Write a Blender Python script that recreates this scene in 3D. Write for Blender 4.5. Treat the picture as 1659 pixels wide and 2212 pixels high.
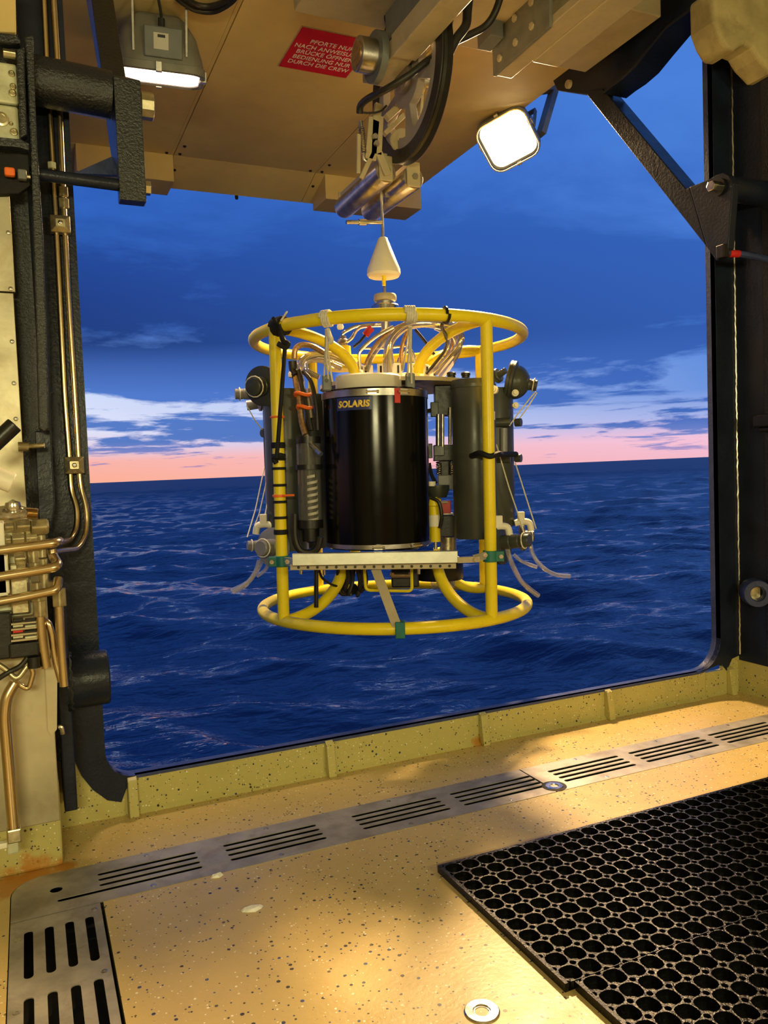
import bpy, bmesh, math, random
from math import sin, cos, pi, radians, atan2, sqrt
from mathutils import Vector, Matrix, noise as mnoise
import numpy as np
for o in list(bpy.data.objects): bpy.data.objects.remove(o)
scene = bpy.context.scene
COL = scene.collection
random.seed(7)

# ------------------------------------------------------------------ camera
W, H, F = 1659.0, 2212.0, 1720.0
YAW, PITCH, ROLL, HC = radians(24.1), radians(-3.0), radians(2.15), 1.6
CAM = Vector((0, 0, HC))
cf = Vector((sin(YAW)*cos(PITCH), cos(YAW)*cos(PITCH), sin(PITCH)))
r0 = Vector((cos(YAW), -sin(YAW), 0)); u0 = r0.cross(cf)
cr = r0*cos(ROLL) - u0*sin(ROLL); cu = u0*cos(ROLL) + r0*sin(ROLL)
cd = bpy.data.cameras.new('camera'); cam = bpy.data.objects.new('camera', cd); COL.objects.link(cam)
cd.sensor_fit = 'HORIZONTAL'; cd.sensor_width = 36; cd.lens = F/W*36; cd.clip_end = 20000; cd.clip_start = 0.05
cam.matrix_world = Matrix((( cr.x, cu.x, -cf.x, CAM.x), (cr.y, cu.y, -cf.y, CAM.y), (cr.z, cu.z, -cf.z, CAM.z), (0, 0, 0, 1)))
scene.camera = cam
scene.view_settings.view_transform = 'Standard'; scene.view_settings.look = 'None'
scene.view_settings.exposure = 0.0; scene.view_settings.gamma = 1.0; scene.view_settings.use_curve_mapping = False

# survey helpers: a sight line through the photograph meets a known plane of the place
def ray(x, y): return cf*F + cr*(x-W/2) + cu*(H/2-y)
def ay(x, y, Y): d = ray(x, y); return CAM + d*((Y-CAM.y)/d.y)
def ax(x, y, X): d = ray(x, y); return CAM + d*((X-CAM.x)/d.x)
def az(x, y, Z): d = ray(x, y); return CAM + d*((Z-CAM.z)/d.z)
def fw(x, y, z): return CAM + ray(x, y)*(z/F)

# ------------------------------------------------------------------ node helpers
def nt_new(name):
    m = bpy.data.materials.new(name); m.use_nodes = True
    return m, m.node_tree, m.node_tree.nodes['Principled BSDF']
def setin(n, k, v):
    if k in n.inputs: n.inputs[k].default_value = v
def node(nt, t, **kw):
    n = nt.nodes.new(t)
    for k, v in kw.items(): setattr(n, k, v)
    return n
def math_(nt, op, a, b=None, c=None, clamp=False):
    n = nt.nodes.new('ShaderNodeMath'); n.operation = op; n.use_clamp = clamp
    for i, v in enumerate((a, b, c)):
        if v is None: continue
        if isinstance(v, (int, float)): n.inputs[i].default_value = v
        else: nt.links.new(v, n.inputs[i])
    return n.outputs[0]
def mix_(nt, fac, a, b, blend='MIX'):
    n = nt.nodes.new('ShaderNodeMix'); n.data_type = 'RGBA'; n.blend_type = blend
    for i, v in ((0, fac), (6, a), (7, b)):
        if isinstance(v, (int, float)): n.inputs[i].default_value = v
        elif isinstance(v, tuple): n.inputs[i].default_value = (*v[:3], 1)
        else: nt.links.new(v, n.inputs[i])
    return n.outputs[2]
def ramp_(nt, fac, stops, interp='LINEAR'):
    n = nt.nodes.new('ShaderNodeValToRGB'); n.color_ramp.interpolation = interp
    e = n.color_ramp.elements
    while len(e) < len(stops): e.new(0.5)
    for k, (p, c) in enumerate(stops):
        e[k].position = p; e[k].color = (*c[:3], 1) if isinstance(c, tuple) else (c, c, c, 1)
    nt.links.new(fac, n.inputs[0]); return n.outputs[0]
def noise_(nt, vec, scale, detail=4, rough=0.5, dist=0.0):
    n = nt.nodes.new('ShaderNodeTexNoise'); n.inputs['Scale'].default_value = scale
    n.inputs['Detail'].default_value = detail; n.inputs['Roughness'].default_value = rough; n.inputs['Distortion'].default_value = dist
    if vec is not None: nt.links.new(vec, n.inputs['Vector'])
    return n.outputs['Fac']
def srgb(r, g, b):
    f = lambda c: (c/255/12.92) if c/255 <= 0.04045 else ((c/255+0.055)/1.055)**2.4
    return (f(r), f(g), f(b))

# ------------------------------------------------------------------ sky (dusk, sunset glow low to the left)
world = bpy.data.worlds.new('dusk_sky'); scene.world = world; world.use_nodes = True
wt = world.node_tree; wt.nodes.clear()
wo = node(wt, 'ShaderNodeOutputWorld'); wb = node(wt, 'ShaderNodeBackground'); wt.links.new(wb.outputs[0], wo.inputs[0])
tc = node(wt, 'ShaderNodeTexCoord'); gen = tc.outputs['Generated']
sep = node(wt, 'ShaderNodeSeparateXYZ'); wt.links.new(gen, sep.inputs[0])
dot = node(wt, 'ShaderNodeVectorMath', operation='DOT_PRODUCT'); wt.links.new(gen, dot.inputs[0]); dot.inputs[1].default_value = tuple(r0)
side = math_(wt, 'MULTIPLY_ADD', dot.outputs['Value'], 1.25, 0.45, clamp=True)      # 0 towards the glow, 1 away from it
elev = math_(wt, 'MAXIMUM', sep.outputs['Z'], 0.0)
e = math_(wt, 'MULTIPLY', elev, 2.0, clamp=True)                                     # 0..1 for sin(elev) 0..0.5
den = math_(wt, 'ADD', elev, 0.075)
px_ = math_(wt, 'DIVIDE', sep.outputs['X'], den); py_ = math_(wt, 'DIVIDE', sep.outputs['Y'], den)
cmb = node(wt, 'ShaderNodeCombineXYZ'); wt.links.new(px_, cmb.inputs[0]); wt.links.new(py_, cmb.inputs[1]); cmb.inputs[2].default_value = 3.7
n1 = noise_(wt, cmb.outputs[0], 0.95, 10, 0.60, 0.30)
n2 = noise_(wt, cmb.outputs[0], 0.30, 4, 0.5, 0.2)
clear_l = ramp_(wt, e, [(0.0, srgb(252, 176, 150)), (0.045, srgb(250, 180, 168)), (0.075, srgb(228, 208, 228)), (0.12, srgb(225, 228, 250)), (0.22, srgb(205, 220, 252)), (0.29, srgb(120, 160, 232)), (0.36, srgb(64, 112, 200)), (0.6, srgb(50, 104, 200)), (1.0, srgb(58, 112, 205))])
clear_r = ramp_(wt, e, [(0.0, srgb(243, 186, 205)), (0.05, srgb(244, 196, 222)), (0.10, srgb(160, 176, 232)), (0.16, srgb(92, 140, 220)), (0.32, srgb(74, 128, 216)), (0.6, srgb(80, 134, 222)), (1.0, srgb(78, 132, 220))])
cloud_l = ramp_(wt, e, [(0.0, srgb(226, 150, 150)), (0.05, srgb(140, 140, 200)), (0.09, srgb(84, 122, 196)), (0.2, srgb(78, 122, 206)), (0.27, srgb(60, 96, 172)), (0.32, srgb(32, 60, 124)), (0.42, srgb(34, 64, 138)), (0.55, srgb(36, 76, 158)), (0.8, srgb(48, 102, 196)), (1.0, srgb(52, 104, 196))])
cloud_r = ramp_(wt, e, [(0.0, srgb(205, 160, 200)), (0.05, srgb(120, 138, 206)), (0.10, srgb(64, 106, 190)), (0.3, srgb(52, 94, 178)), (0.55, srgb(54, 102, 192)), (0.8, srgb(68, 120, 212)), (1.0, srgb(70, 122, 212))])
clear_c = mix_(wt, side, clear_l, clear_r); cloud_c = mix_(wt, side, cloud_l, cloud_r)
thr = ramp_(wt, e, [(0.0, 0.64), (0.045, 0.55), (0.08, 0.475), (0.15, 0.49), (0.22, 0.50), (0.29, 0.37), (0.45, 0.38), (0.6, 0.45), (0.75, 0.50), (1.0, 0.53)])
mixn = math_(wt, 'ADD', math_(wt, 'MULTIPLY', n1, 0.72), math_(wt, 'MULTIPLY', n2, 0.28))
dif = math_(wt, 'SUBTRACT', mixn, thr)
soft = ramp_(wt, e, [(0.0, 0.045), (0.2, 0.07), (0.4, 0.16), (1.0, 0.22)])
mask = math_(wt, 'ADD', math_(wt, 'DIVIDE', dif, soft), 0.5, clamp=True)
mask = math_(wt, 'SMOOTH_MIN', mask, 1.0, 0.1)
sky = mix_(wt, mask, clear_c, cloud_c)
sky = mix_(wt, math_(wt, 'MULTIPLY_ADD', sep.outputs['Z'], -40.0, -0.6, clamp=True), sky, srgb(14, 34, 82))      # below the horizon: dark sea
wt.links.new(sky, wb.inputs[0]); wb.inputs[1].default_value = 1.0

# ------------------------------------------------------------------ large lights: unseen fills for the hangar's light, added low behind to reach the gate
def area(name, loc, aim, sx, sy, power, col):
    l = bpy.data.lights.new(name, 'AREA'); l.shape = 'RECTANGLE'; l.size = sx; l.size_y = sy; l.energy = power; l.color = col
    o = bpy.data.objects.new(name, l); COL.objects.link(o); o.location = loc
    o.rotation_euler = (Vector(aim)-Vector(loc)).to_track_quat('-Z', 'Y').to_euler(); return o
area('hangar_fill_light', (-0.9, -2.2, 2.3), (1.3, 4.5, 2.3), 1.2, 0.3, 135, (1.0, 0.91, 0.46))
area('hangar_fill_light', (3.0, -2.2, 2.3), (2.2, 4.5, 2.6), 1.2, 0.3, 80, (1.0, 0.88, 0.46))

# ------------------------------------------------------------------ mesh helpers
CUR = Matrix.Identity(4)
def wmat(o):
    m = o.matrix_basis.copy()
    while o.parent: o = o.parent; m = o.matrix_basis @ m
    return m
MATS = {}
def tag(o, label=None, cat=None, group=None, kind=None):
    if label: o['label'] = label
    if cat: o['category'] = cat
    if group: o['group'] = group
    if kind: o['kind'] = kind
    return o
def link_mesh(name, me, mat, parent=None, origin=True):
    if isinstance(mat, str): mat = MATS[mat]
    if mat is not None:
        me.materials.clear(); me.materials.append(mat)
    o = bpy.data.objects.new(name, me); COL.objects.link(o)
    if parent is not None:
        me.transform(wmat(parent).inverted()); o.parent = parent
    elif origin and len(me.vertices):
        co = np.empty(len(me.vertices)*3); me.vertices.foreach_get('co', co); co = co.reshape(-1, 3)
        lo, hi = co.min(0), co.max(0); c = Vector(((lo[0]+hi[0])/2, (lo[1]+hi[1])/2, lo[2]))
        me.transform(Matrix.Translation(-c)); o.location = c
    return o
def obj(name, bm, mat, parent=None, smooth=35, bev=0, seg=2):
    bmesh.ops.recalc_face_normals(bm, faces=bm.faces[:])
    me = bpy.data.meshes.new(name); bm.to_mesh(me); bm.free()
    me.transform(CUR)
    if smooth:
        for p in me.polygons: p.use_smooth = True
        try: me.set_sharp_from_angle(angle=radians(smooth))
        except Exception: pass
    o = link_mesh(name, me, mat, parent)
    if bev:
        b = o.modifiers.new('bevel', 'BEVEL'); b.width = bev; b.segments = seg; b.limit_method = 'ANGLE'; b.angle_limit = radians(40); b.harden_normals = False
    return o
def thing(name, loc, label, cat, group=None, rot=None):
    o = bpy.data.objects.new(name, None); COL.objects.link(o); o.empty_display_size = 0.1
    M = CUR @ Matrix.Translation(Vector(loc))
    if rot: M = M @ rot
    o.matrix_basis = M
    return tag(o, label, cat, group)
def B(): return bmesh.new()
def box(bm, c, s, R=None):
    c = Vector(c); hs = Vector(s)*0.5; v = []
    for dx in (-1, 1):
        for dy in (-1, 1):
            for dz in (-1, 1):
                p = Vector((dx*hs.x, dy*hs.y, dz*hs.z))
                if R is not None: p = R @ p
                v.append(bm.verts.new(c+p))
    for f in ((0, 1, 3, 2), (4, 6, 7, 5), (0, 4, 5, 1), (2, 3, 7, 6), (0, 2, 6, 4), (1, 5, 7, 3)): bm.faces.new([v[i] for i in f])
    return bm
def bb(bm, lo, hi): return box(bm, (Vector(lo)+Vector(hi))*0.5, [abs(hi[i]-lo[i]) for i in range(3)])
def frame(d):
    d = Vector(d).normalized(); a = Vector((0, 0, 1)) if abs(d.z) < 0.9 else Vector((1, 0, 0))
    x = d.cross(a).normalized(); return x, d.cross(x).normalized(), d
def cyl(bm, p0, p1, r, r1=None, n=20, caps=True):
    p0, p1 = Vector(p0), Vector(p1); x, y, d = frame(p1-p0); r1 = r if r1 is None else r1
    a = [bm.verts.new(p0+(x*cos(2*pi*k/n)+y*sin(2*pi*k/n))*r) for k in range(n)]
    b = [bm.verts.new(p1+(x*cos(2*pi*k/n)+y*sin(2*pi*k/n))*r1) for k in range(n)]
    for k in range(n): bm.faces.new((a[k], a[(k+1) % n], b[(k+1) % n], b[k]))
    if caps: bm.faces.new(a[::-1]); bm.faces.new(b)
    return bm
def hexa(bm, p0, p1, r): return cyl(bm, p0, p1, r, n=6)
def catmull(P, k=8, closed=False):
    P = [Vector(p) for p in P]; out = []; n = len(P)
    rng = n if closed else n-1
    for i in range(rng):
        if closed: a, b, c, d = P[(i-1) % n], P[i], P[(i+1) % n], P[(i+2) % n]
        else: a, b, c, d = P[max(i-1, 0)], P[i], P[i+1], P[min(i+2, n-1)]
        for j in range(k):
            t = j/k
            out.append(0.5*((2*b)+(c-a)*t+(2*a-5*b+4*c-d)*t*t+(3*b-a-3*c+d)*t**3))
    if not closed: out.append(P[-1])
    return out
def tube(bm, pts, r, n=10, smooth=0, closed=False, caps=True):
    P = catmull(pts, smooth, closed) if smooth else [Vector(p) for p in pts]
    m = len(P); rings = []; x = None
    for i in range(m):
        if closed: t = P[(i+1) % m]-P[(i-1) % m]
        else: t = P[min(i+1, m-1)]-P[max(i-1, 0)]
        t.normalize()
        if x is None: x = frame(t)[0]
        x = (x-t*x.dot(t)).normalized(); y = t.cross(x)
        rr = r(i/(m-1)) if callable(r) else r
        rings.append([bm.verts.new(P[i]+(x*cos(2*pi*k/n)+y*sin(2*pi*k/n))*rr) for k in range(n)])
    for i in range(m if closed else m-1):
        a, b = rings[i], rings[(i+1) % m]
        sh = 0
        if closed and i == m-1:
            sh = min(range(n), key=lambda s: (a[0].co-b[s].co).length)
        for k in range(n): bm.faces.new((a[k], a[(k+1) % n], b[(k+1+sh) % n], b[(k+sh) % n]))
    if caps and not closed: bm.faces.new(rings[0][::-1]); bm.faces.new(rings[-1])
    return bm
def round_corners(P, r, k=5):
    """polyline with rounded bends"""
    P = [Vector(p) for p in P]; out = [P[0]]
    for i in range(1, len(P)-1):
        a, b, c = P[i-1], P[i], P[i+1]; d1 = (a-b); d2 = (c-b); rr = min(r, d1.length*0.48, d2.length*0.48)
        p, q = b+d1.normalized()*rr, b+d2.normalized()*rr
        for j in range(k+1):
            t = j/k; out.append(p*(1-t)**2+b*2*t*(1-t)+q*t*t)
    out.append(P[-1]); return out
def lathe(bm, prof, n=32, o=(0, 0, 0), axis=(0, 0, 1)):
    o = Vector(o); x, y, d = frame(axis); rings = []
    for (r, z) in prof:
        if r < 1e-6: rings.append([bm.verts.new(o+d*z)])
        else: rings.append([bm.verts.new(o+d*z+(x*cos(2*pi*k/n)+y*sin(2*pi*k/n))*r) for k in range(n)])
    for a, b in zip(rings, rings[1:]):
        for k in range(n):
            k2 = (k+1) % n
            if len(a) == 1 and len(b) == 1: continue
            if len(a) == 1: bm.faces.new((a[0], b[k2], b[k]))
            elif len(b) == 1: bm.faces.new((a[k], a[k2], b[0]))
            else: bm.faces.new((a[k], a[k2], b[k2], b[k]))
    if len(rings[0]) > 1: bm.faces.new(rings[0][::-1])
    if len(rings[-1]) > 1: bm.faces.new(rings[-1])
    return bm
def prism(bm, pts, off):
    """polygon of 3-d points pushed along off"""
    off = Vector(off); a = [bm.verts.new(Vector(p)) for p in pts]; b = [bm.verts.new(Vector(p)+off) for p in pts]; n = len(a)
    f1 = bm.faces.new(a[::-1]); f2 = bm.faces.new(b)
    for k in range(n): bm.faces.new((a[k], a[(k+1) % n], b[(k+1) % n], b[k]))
    f1.normal_update(); f2.normal_update()
    if n > 4: bmesh.ops.triangulate(bm, faces=[f1, f2])
    return bm
def torus_pts(R, z, n=64, c=(0, 0)): return [Vector((c[0]+R*cos(2*pi*k/n), c[1]+R*sin(2*pi*k/n), z)) for k in range(n)]
def plate2d(name, outline, holes, thick, M, bevel=0.0):
    """flat plate with holes; 2-d outline, placed by matrix M (plate lies in local xy, thickness along z)"""
    cu_ = bpy.data.curves.new(name, 'CURVE'); cu_.dimensions = '2D'; cu_.fill_mode = 'BOTH'; cu_.extrude = thick/2-bevel; cu_.bevel_depth = bevel; cu_.bevel_resolution = 1
    for L in [outline]+holes:
        s = cu_.splines.new('POLY'); s.points.add(len(L)-1); s.use_cyclic_u = True
        for k, p in enumerate(L): s.points[k].co = (p[0], p[1], 0, 1)
    t = bpy.data.objects.new('tmp', cu_); COL.objects.link(t)
    dg = bpy.context.evaluated_depsgraph_get(); dg.update()
    me = bpy.data.meshes.new_from_object(t.evaluated_get(dg)); bpy.data.objects.remove(t); bpy.data.curves.remove(cu_)
    me.name = name; me.transform(CUR @ M); return me
def text_mesh(name, body, size, M, thick=0.001, align='LEFT', space=1.0, xs=1.0, off=0.0, shear=0.0):
    cu_ = bpy.data.curves.new(name, 'FONT'); cu_.body = body; cu_.size = size; cu_.extrude = thick; cu_.align_x = align; cu_.space_character = space; cu_.offset = off; cu_.shear = shear; cu_.resolution_u = 4
    t = bpy.data.objects.new('tmp', cu_); COL.objects.link(t)
    dg = bpy.context.evaluated_depsgraph_get(); dg.update()
    me = bpy.data.meshes.new_from_object(t.evaluated_get(dg)); bpy.data.objects.remove(t); bpy.data.curves.remove(cu_)
    me.name = name
    if xs != 1.0: me.transform(Matrix.Diagonal((xs, 1, 1, 1)))
    me.transform(M); return me
def copy_tree(root, M):
    """copy of a thing and its parts, moved by world matrix M"""
    c = root.copy(); COL.objects.link(c); c.matrix_basis = M @ root.matrix_basis
    for ch in root.children:
        d = ch.copy(); COL.objects.link(d); d.parent = c
        for g in ch.children:
            h = g.copy(); COL.objects.link(h); h.parent = d
    return c

# ------------------------------------------------------------------ materials
def mat(name, col, rough=0.5, metal=0.0, var=0.12, vscale=9.0, bump=0.0, bscale=40.0, spec=0.5, coat=0.0, dirt=None, dscale=3.0, damt=0.5, alpha=1.0, trans=0.0, ior=1.45, rvar=0.15):
    m, nt, p = nt_new(name)
    tcn = node(nt, 'ShaderNodeTexCoord'); vec = tcn.outputs['Object']
    geo = node(nt, 'ShaderNodeNewGeometry'); pos = geo.outputs['Position']
    f = noise_(nt, pos, vscale, 5, 0.55)
    dark = tuple(c*(1-var*1.6) for c in col); lite = tuple(min(1, c*(1+var)) for c in col)
    c = mix_(nt, ramp_(nt, f, [(0.3, 0.0), (0.7, 1.0)]), dark, lite)
    if dirt:
        g = noise_(nt, pos, dscale, 7, 0.65, 0.4)
        c = mix_(nt, math_(nt, 'MULTIPLY', ramp_(nt, g, [(0.5, 0.0), (0.68, 1.0)]), damt), c, dirt)
    nt.links.new(c, p.inputs['Base Color'])
    rn = noise_(nt, pos, vscale*2.3, 4, 0.6)
    rr = math_(nt, 'MULTIPLY_ADD', rn, rvar*2, rough-rvar, clamp=True); nt.links.new(rr, p.inputs['Roughness'])
    setin(p, 'Metallic', metal); setin(p, 'Specular IOR Level', spec); setin(p, 'Coat Weight', coat); setin(p, 'Coat Roughness', 0.08)
    setin(p, 'Transmission Weight', trans); setin(p, 'IOR', ior); setin(p, 'Alpha', alpha)
    if bump:
        bn = node(nt, 'ShaderNodeBump'); bn.inputs['Strength'].default_value = bump; bn.inputs['Distance'].default_value = 0.01
        h = noise_(nt, pos, bscale, 4, 0.6); nt.links.new(h, bn.inputs['Height']); nt.links.new(bn.outputs[0], p.inputs['Normal'])
    MATS[name] = m; return m
mat('navy', (0.010, 0.015, 0.032), 0.34, 0, 0.25, 5, 0.25, 45, 0.35)
mat('navy_rough', (0.009, 0.013, 0.018), 0.22, 0, 0.3, 6, 0.6, 85, 0.7)
mat('navy_blue', (0.030, 0.045, 0.13), 0.3, 0, 0.2, 5, 0.3, 40, 0.5)
mat('rim_blue', (0.045, 0.06, 0.16), 0.35, 0, 0.2, 12, 0.2, 60, 0.5)
mat('beige_panel', (0.66, 0.50, 0.215), 0.6, 0, 0.06, 2.0, 0.05, 12, 0.3, dirt=(0.36, 0.25, 0.1), dscale=2.0, damt=0.18)
mat('beige_steel', (0.46, 0.39, 0.25), 0.42, 0, 0.08, 4.0, 0.12, 30, 0.4, dirt=(0.25, 0.17, 0.09), dscale=6.0, damt=0.25)
mat('cover_canvas', (0.42, 0.35, 0.17), 0.6, 0, 0.18, 5.0, 0.3, 14, 0.3, dirt=(0.16, 0.11, 0.05), dscale=4.0, damt=0.5)
mat('steel', (0.46, 0.44, 0.41), 0.36, 1.0, 0.18, 7, 0.06, 60, 0.5, dirt=(0.20, 0.15, 0.10), dscale=5, damt=0.45)
mat('steel_bright', (0.66, 0.64, 0.60), 0.2, 1.0, 0.12, 14, 0.03, 60, 0.5)
mat('grate_steel', (0.38, 0.355, 0.325), 0.48, 0.45, 0.2, 6, 0.05, 90, 0.5, dirt=(0.17, 0.13, 0.10), dscale=7, damt=0.5)
mat('panel_steel', (0.50, 0.45, 0.32), 0.45, 0.6, 0.22, 2.6, 0.06, 20, 0.5, dirt=(0.24, 0.16, 0.07), dscale=3.0, damt=0.5)
mat('gold_pipe', (0.62, 0.50, 0.31), 0.26, 1.0, 0.05, 20, 0.0, 60, 0.5, rvar=0.03)
mat('zinc', (0.55, 0.50, 0.34), 0.32, 0.9, 0.2, 25, 0.05, 60, 0.5, dirt=(0.2, 0.15, 0.06), dscale=9, damt=0.5)
mat('pale_block', (0.55, 0.56, 0.40), 0.5, 0.1, 0.12, 12, 0.05, 40, 0.4, dirt=(0.25, 0.2, 0.1), dscale=9, damt=0.5)
mat('black', (0.008, 0.008, 0.009), 0.38, 0, 0.2, 12, 0.08, 60, 0.5)
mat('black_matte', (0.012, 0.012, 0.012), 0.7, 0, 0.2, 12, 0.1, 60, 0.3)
mat('black_gloss', (0.003, 0.003, 0.004), 0.16, 0, 0.2, 5, 0.0, 60, 0.22, rvar=0.05)
mat('yellow', (0.82, 0.65, 0.012), 0.34, 0, 0.04, 3, 0.04, 40, 0.45, dirt=(0.45, 0.30, 0.03), dscale=14, damt=0.16)
mat('orange', (0.85, 0.16, 0.02), 0.5, 0, 0.1)
mat('red_tape', (0.55, 0.02, 0.02), 0.4, 0, 0.1)
mat('white_plastic', (0.78, 0.74, 0.62), 0.4, 0, 0.04, 9, 0.0, 40, 0.4)
mat('white_rope', (0.72, 0.68, 0.55), 0.8, 0, 0.1, 60, 0.4, 200, 0.2)
mat('pvc_grey', (0.048, 0.054, 0.048), 0.36, 0, 0.15, 5, 0.04, 30, 0.45, dirt=(0.03, 0.032, 0.024), dscale=4, damt=0.5)
mat('pvc_light', (0.22, 0.22, 0.23), 0.36, 0, 0.12, 5, 0.04, 30, 0.5)
mat('aluminium', (0.62, 0.64, 0.60), 0.38, 0.8, 0.08, 8, 0.03, 60, 0.5)
mat('teal', (0.010, 0.16, 0.13), 0.4, 0, 0.15)
mat('rubber', (0.003, 0.0028, 0.0025), 0.27, 0, 0.3, 20, 0.35, 90, 0.35, rvar=0.08)
mat('lamp_body', (0.20, 0.20, 0.17), 0.5, 0.2, 0.12, 9, 0.05, 60, 0.4)
mat('lamp_box', (0.16, 0.17, 0.17), 0.5, 0.2, 0.1, 9)
mat('paper', (0.55, 0.54, 0.48), 0.6, 0, 0.04)
mat('sign_red', (0.62, 0.012, 0.015), 0.5, 0, 0.04)
mat('sign_white', (0.85, 0.82, 0.78), 0.5, 0, 0.02)
mat('label_blue', (0.022, 0.032, 0.15), 0.3, 0, 0.05)
mat('label_yellow', (0.85, 0.62, 0.10), 0.4, 0, 0.03)
mat('copper', (0.42, 0.27, 0.14), 0.35, 0.7, 0.25, 60)
mat('wire', (0.55, 0.52, 0.42), 0.4, 0.8, 0.1)
mat('cable_rubber', (0.018, 0.016, 0.013), 0.45, 0, 0.2, 20, 0.05, 60, 0.5)
mat('ice_white', (0.75, 0.75, 0.72), 0.35, 0, 0.1, 30, 0.4, 60, 0.5)
mat('sheave_grey', (0.30, 0.27, 0.25), 0.45, 0, 0.08)
mat('roller_steel', (0.62, 0.57, 0.48), 0.34, 1.0, 0.18, 16)
mat('drain_dark', (0.012, 0.011, 0.008), 0.6, 0, 0.3)  # near-black: the shade inside the drain put into its colour
def emit(name, col, s):
    m, nt, p = nt_new(name); setin(p, 'Base Color', (*col, 1)); setin(p, 'Emission Color', (*col, 1)); setin(p, 'Emission Strength', s); MATS[name] = m
emit('flood_lens', (1.0, 0.80, 0.48), 5.0)
emit('lamp_lens', (1.0, 0.72, 0.55), 4.0)
def clear_mat(name, tint, a, metal=0.0):
    m, nt, p = nt_new(name); setin(p, 'Base Color', (*tint, 1)); setin(p, 'Roughness', 0.06); setin(p, 'Specular IOR Level', 0.9); setin(p, 'Alpha', a); setin(p, 'Metallic', metal); setin(p, 'Coat Weight', 0.5); setin(p, 'Coat Roughness', 0.03); MATS[name] = m
clear_mat('drain_clear', (0.60, 0.58, 0.54), 0.40, 0.5)
clear_mat('clear_hose', (0.50, 0.48, 0.44), 0.62, 0.85)
clear_mat('clear_tube', (0.25, 0.25, 0.24), 0.30)
clear_mat('dome_glass', (0.20, 0.24, 0.34), 0.30)

RUST = [(az(1036, 1592, 0.1), 0.055), (az(1032, 1606, 0.0), 0.05), (az(75, 1896, 0.0), 0.10), (az(18, 1915, 0.0), 0.10), (az(140, 1872, 0.0), 0.05)]
def speckle_mat(name, base, flake=1.0, rust=0.0, rough=0.34, warm=None):
    m, nt, p = nt_new(name); pos = node(nt, 'ShaderNodeNewGeometry').outputs['Position']
    f = noise_(nt, pos, 1.6, 6, 0.6); c = mix_(nt, ramp_(nt, f, [(0.3, 0.0), (0.75, 1.0)]), tuple(x*0.84 for x in base), tuple(min(1, x*1.05) for x in base))
    g = noise_(nt, pos, 5.0, 8, 0.7, 0.5); c = mix_(nt, math_(nt, 'MULTIPLY', ramp_(nt, g, [(0.52, 0.0), (0.75, 1.0)]), 0.30), c, tuple(x*0.55 for x in base))
    clump = noise_(nt, pos, 2.6, 3, 0.6)
    for sc, rad, dens, cols in ((50, 0.25, 0.83, 'd'), (85, 0.25, 0.81, 'd'), (70, 0.22, 0.86, 'w'), (105, 0.22, 0.86, 'w')):
        v = node(nt, 'ShaderNodeTexVoronoi'); v.inputs['Scale'].default_value = sc; v.inputs['Randomness'].default_value = 1.0; nt.links.new(pos, v.inputs['Vector'])
        s = node(nt, 'ShaderNodeSeparateColor'); nt.links.new(v.outputs['Color'], s.inputs[0])
        th = math_(nt, 'MULTIPLY_ADD', clump, -0.55*flake, dens+0.27)
        on = math_(nt, 'GREATER_THAN', s.outputs[0], th)
        rr = math_(nt, 'MULTIPLY_ADD', s.outputs[2], rad*0.9, rad*0.45)
        inside = math_(nt, 'LESS_THAN', v.outputs['Distance'], rr)
        k = math_(nt, 'MULTIPLY', on, inside)
        if cols == 'd': fc = ramp_(nt, s.outputs[1], [(0.0, (0.035, 0.03, 0.02)), (0.45, (0.03, 0.045, 0.10)), (0.75, (0.10, 0.075, 0.035)), (0.9, (0.04, 0.07, 0.20))], 'CONSTANT')
        else: fc = ramp_(nt, s.outputs[1], [(0.0, (0.80, 0.76, 0.62)), (0.6, (0.72, 0.62, 0.40))], 'CONSTANT')
        c = mix_(nt, k, c, fc)
    if rust:
        r = noise_(nt, pos, 3.0, 8, 0.65, 0.6); c = mix_(nt, math_(nt, 'MULTIPLY', ramp_(nt, r, [(0.58, 0.0), (0.72, 1.0)]), rust), c, (0.33, 0.12, 0.015))
    rnz = noise_(nt, pos, 16, 6, 0.7)
    for q, rad in RUST:                                                # rust runs with a shape of their own
        dn = node(nt, 'ShaderNodeVectorMath', operation='DISTANCE'); nt.links.new(pos, dn.inputs[0]); dn.inputs[1].default_value = tuple(q)
        v_ = math_(nt, 'SUBTRACT', math_(nt, 'MULTIPLY_ADD', rnz, 1.6*rad, 0.35*rad), dn.outputs['Value'])
        c = mix_(nt, math_(nt, 'MULTIPLY', math_(nt, 'DIVIDE', v_, rad*0.5, clamp=True), 0.85), c, (0.42, 0.17, 0.015))
    nt.links.new(c, p.inputs['Base Color'])
    rn = noise_(nt, pos, 9, 4, 0.6); nt.links.new(math_(nt, 'MULTIPLY_ADD', rn, 0.25, rough-0.1), p.inputs['Roughness'])
    bn = node(nt, 'ShaderNodeBump'); bn.inputs['Strength'].default_value = 0.12; bn.inputs['Distance'].default_value = 0.006; nt.links.new(noise_(nt, pos, 55, 3, 0.6), bn.inputs['Height']); nt.links.new(bn.outputs[0], p.inputs['Normal'])
    MATS[name] = m
speckle_mat('floor_paint', (0.58, 0.43, 0.165))
speckle_mat('coaming_paint', (0.49, 0.44, 0.155), 1.0, 0.18, 0.4)

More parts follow.
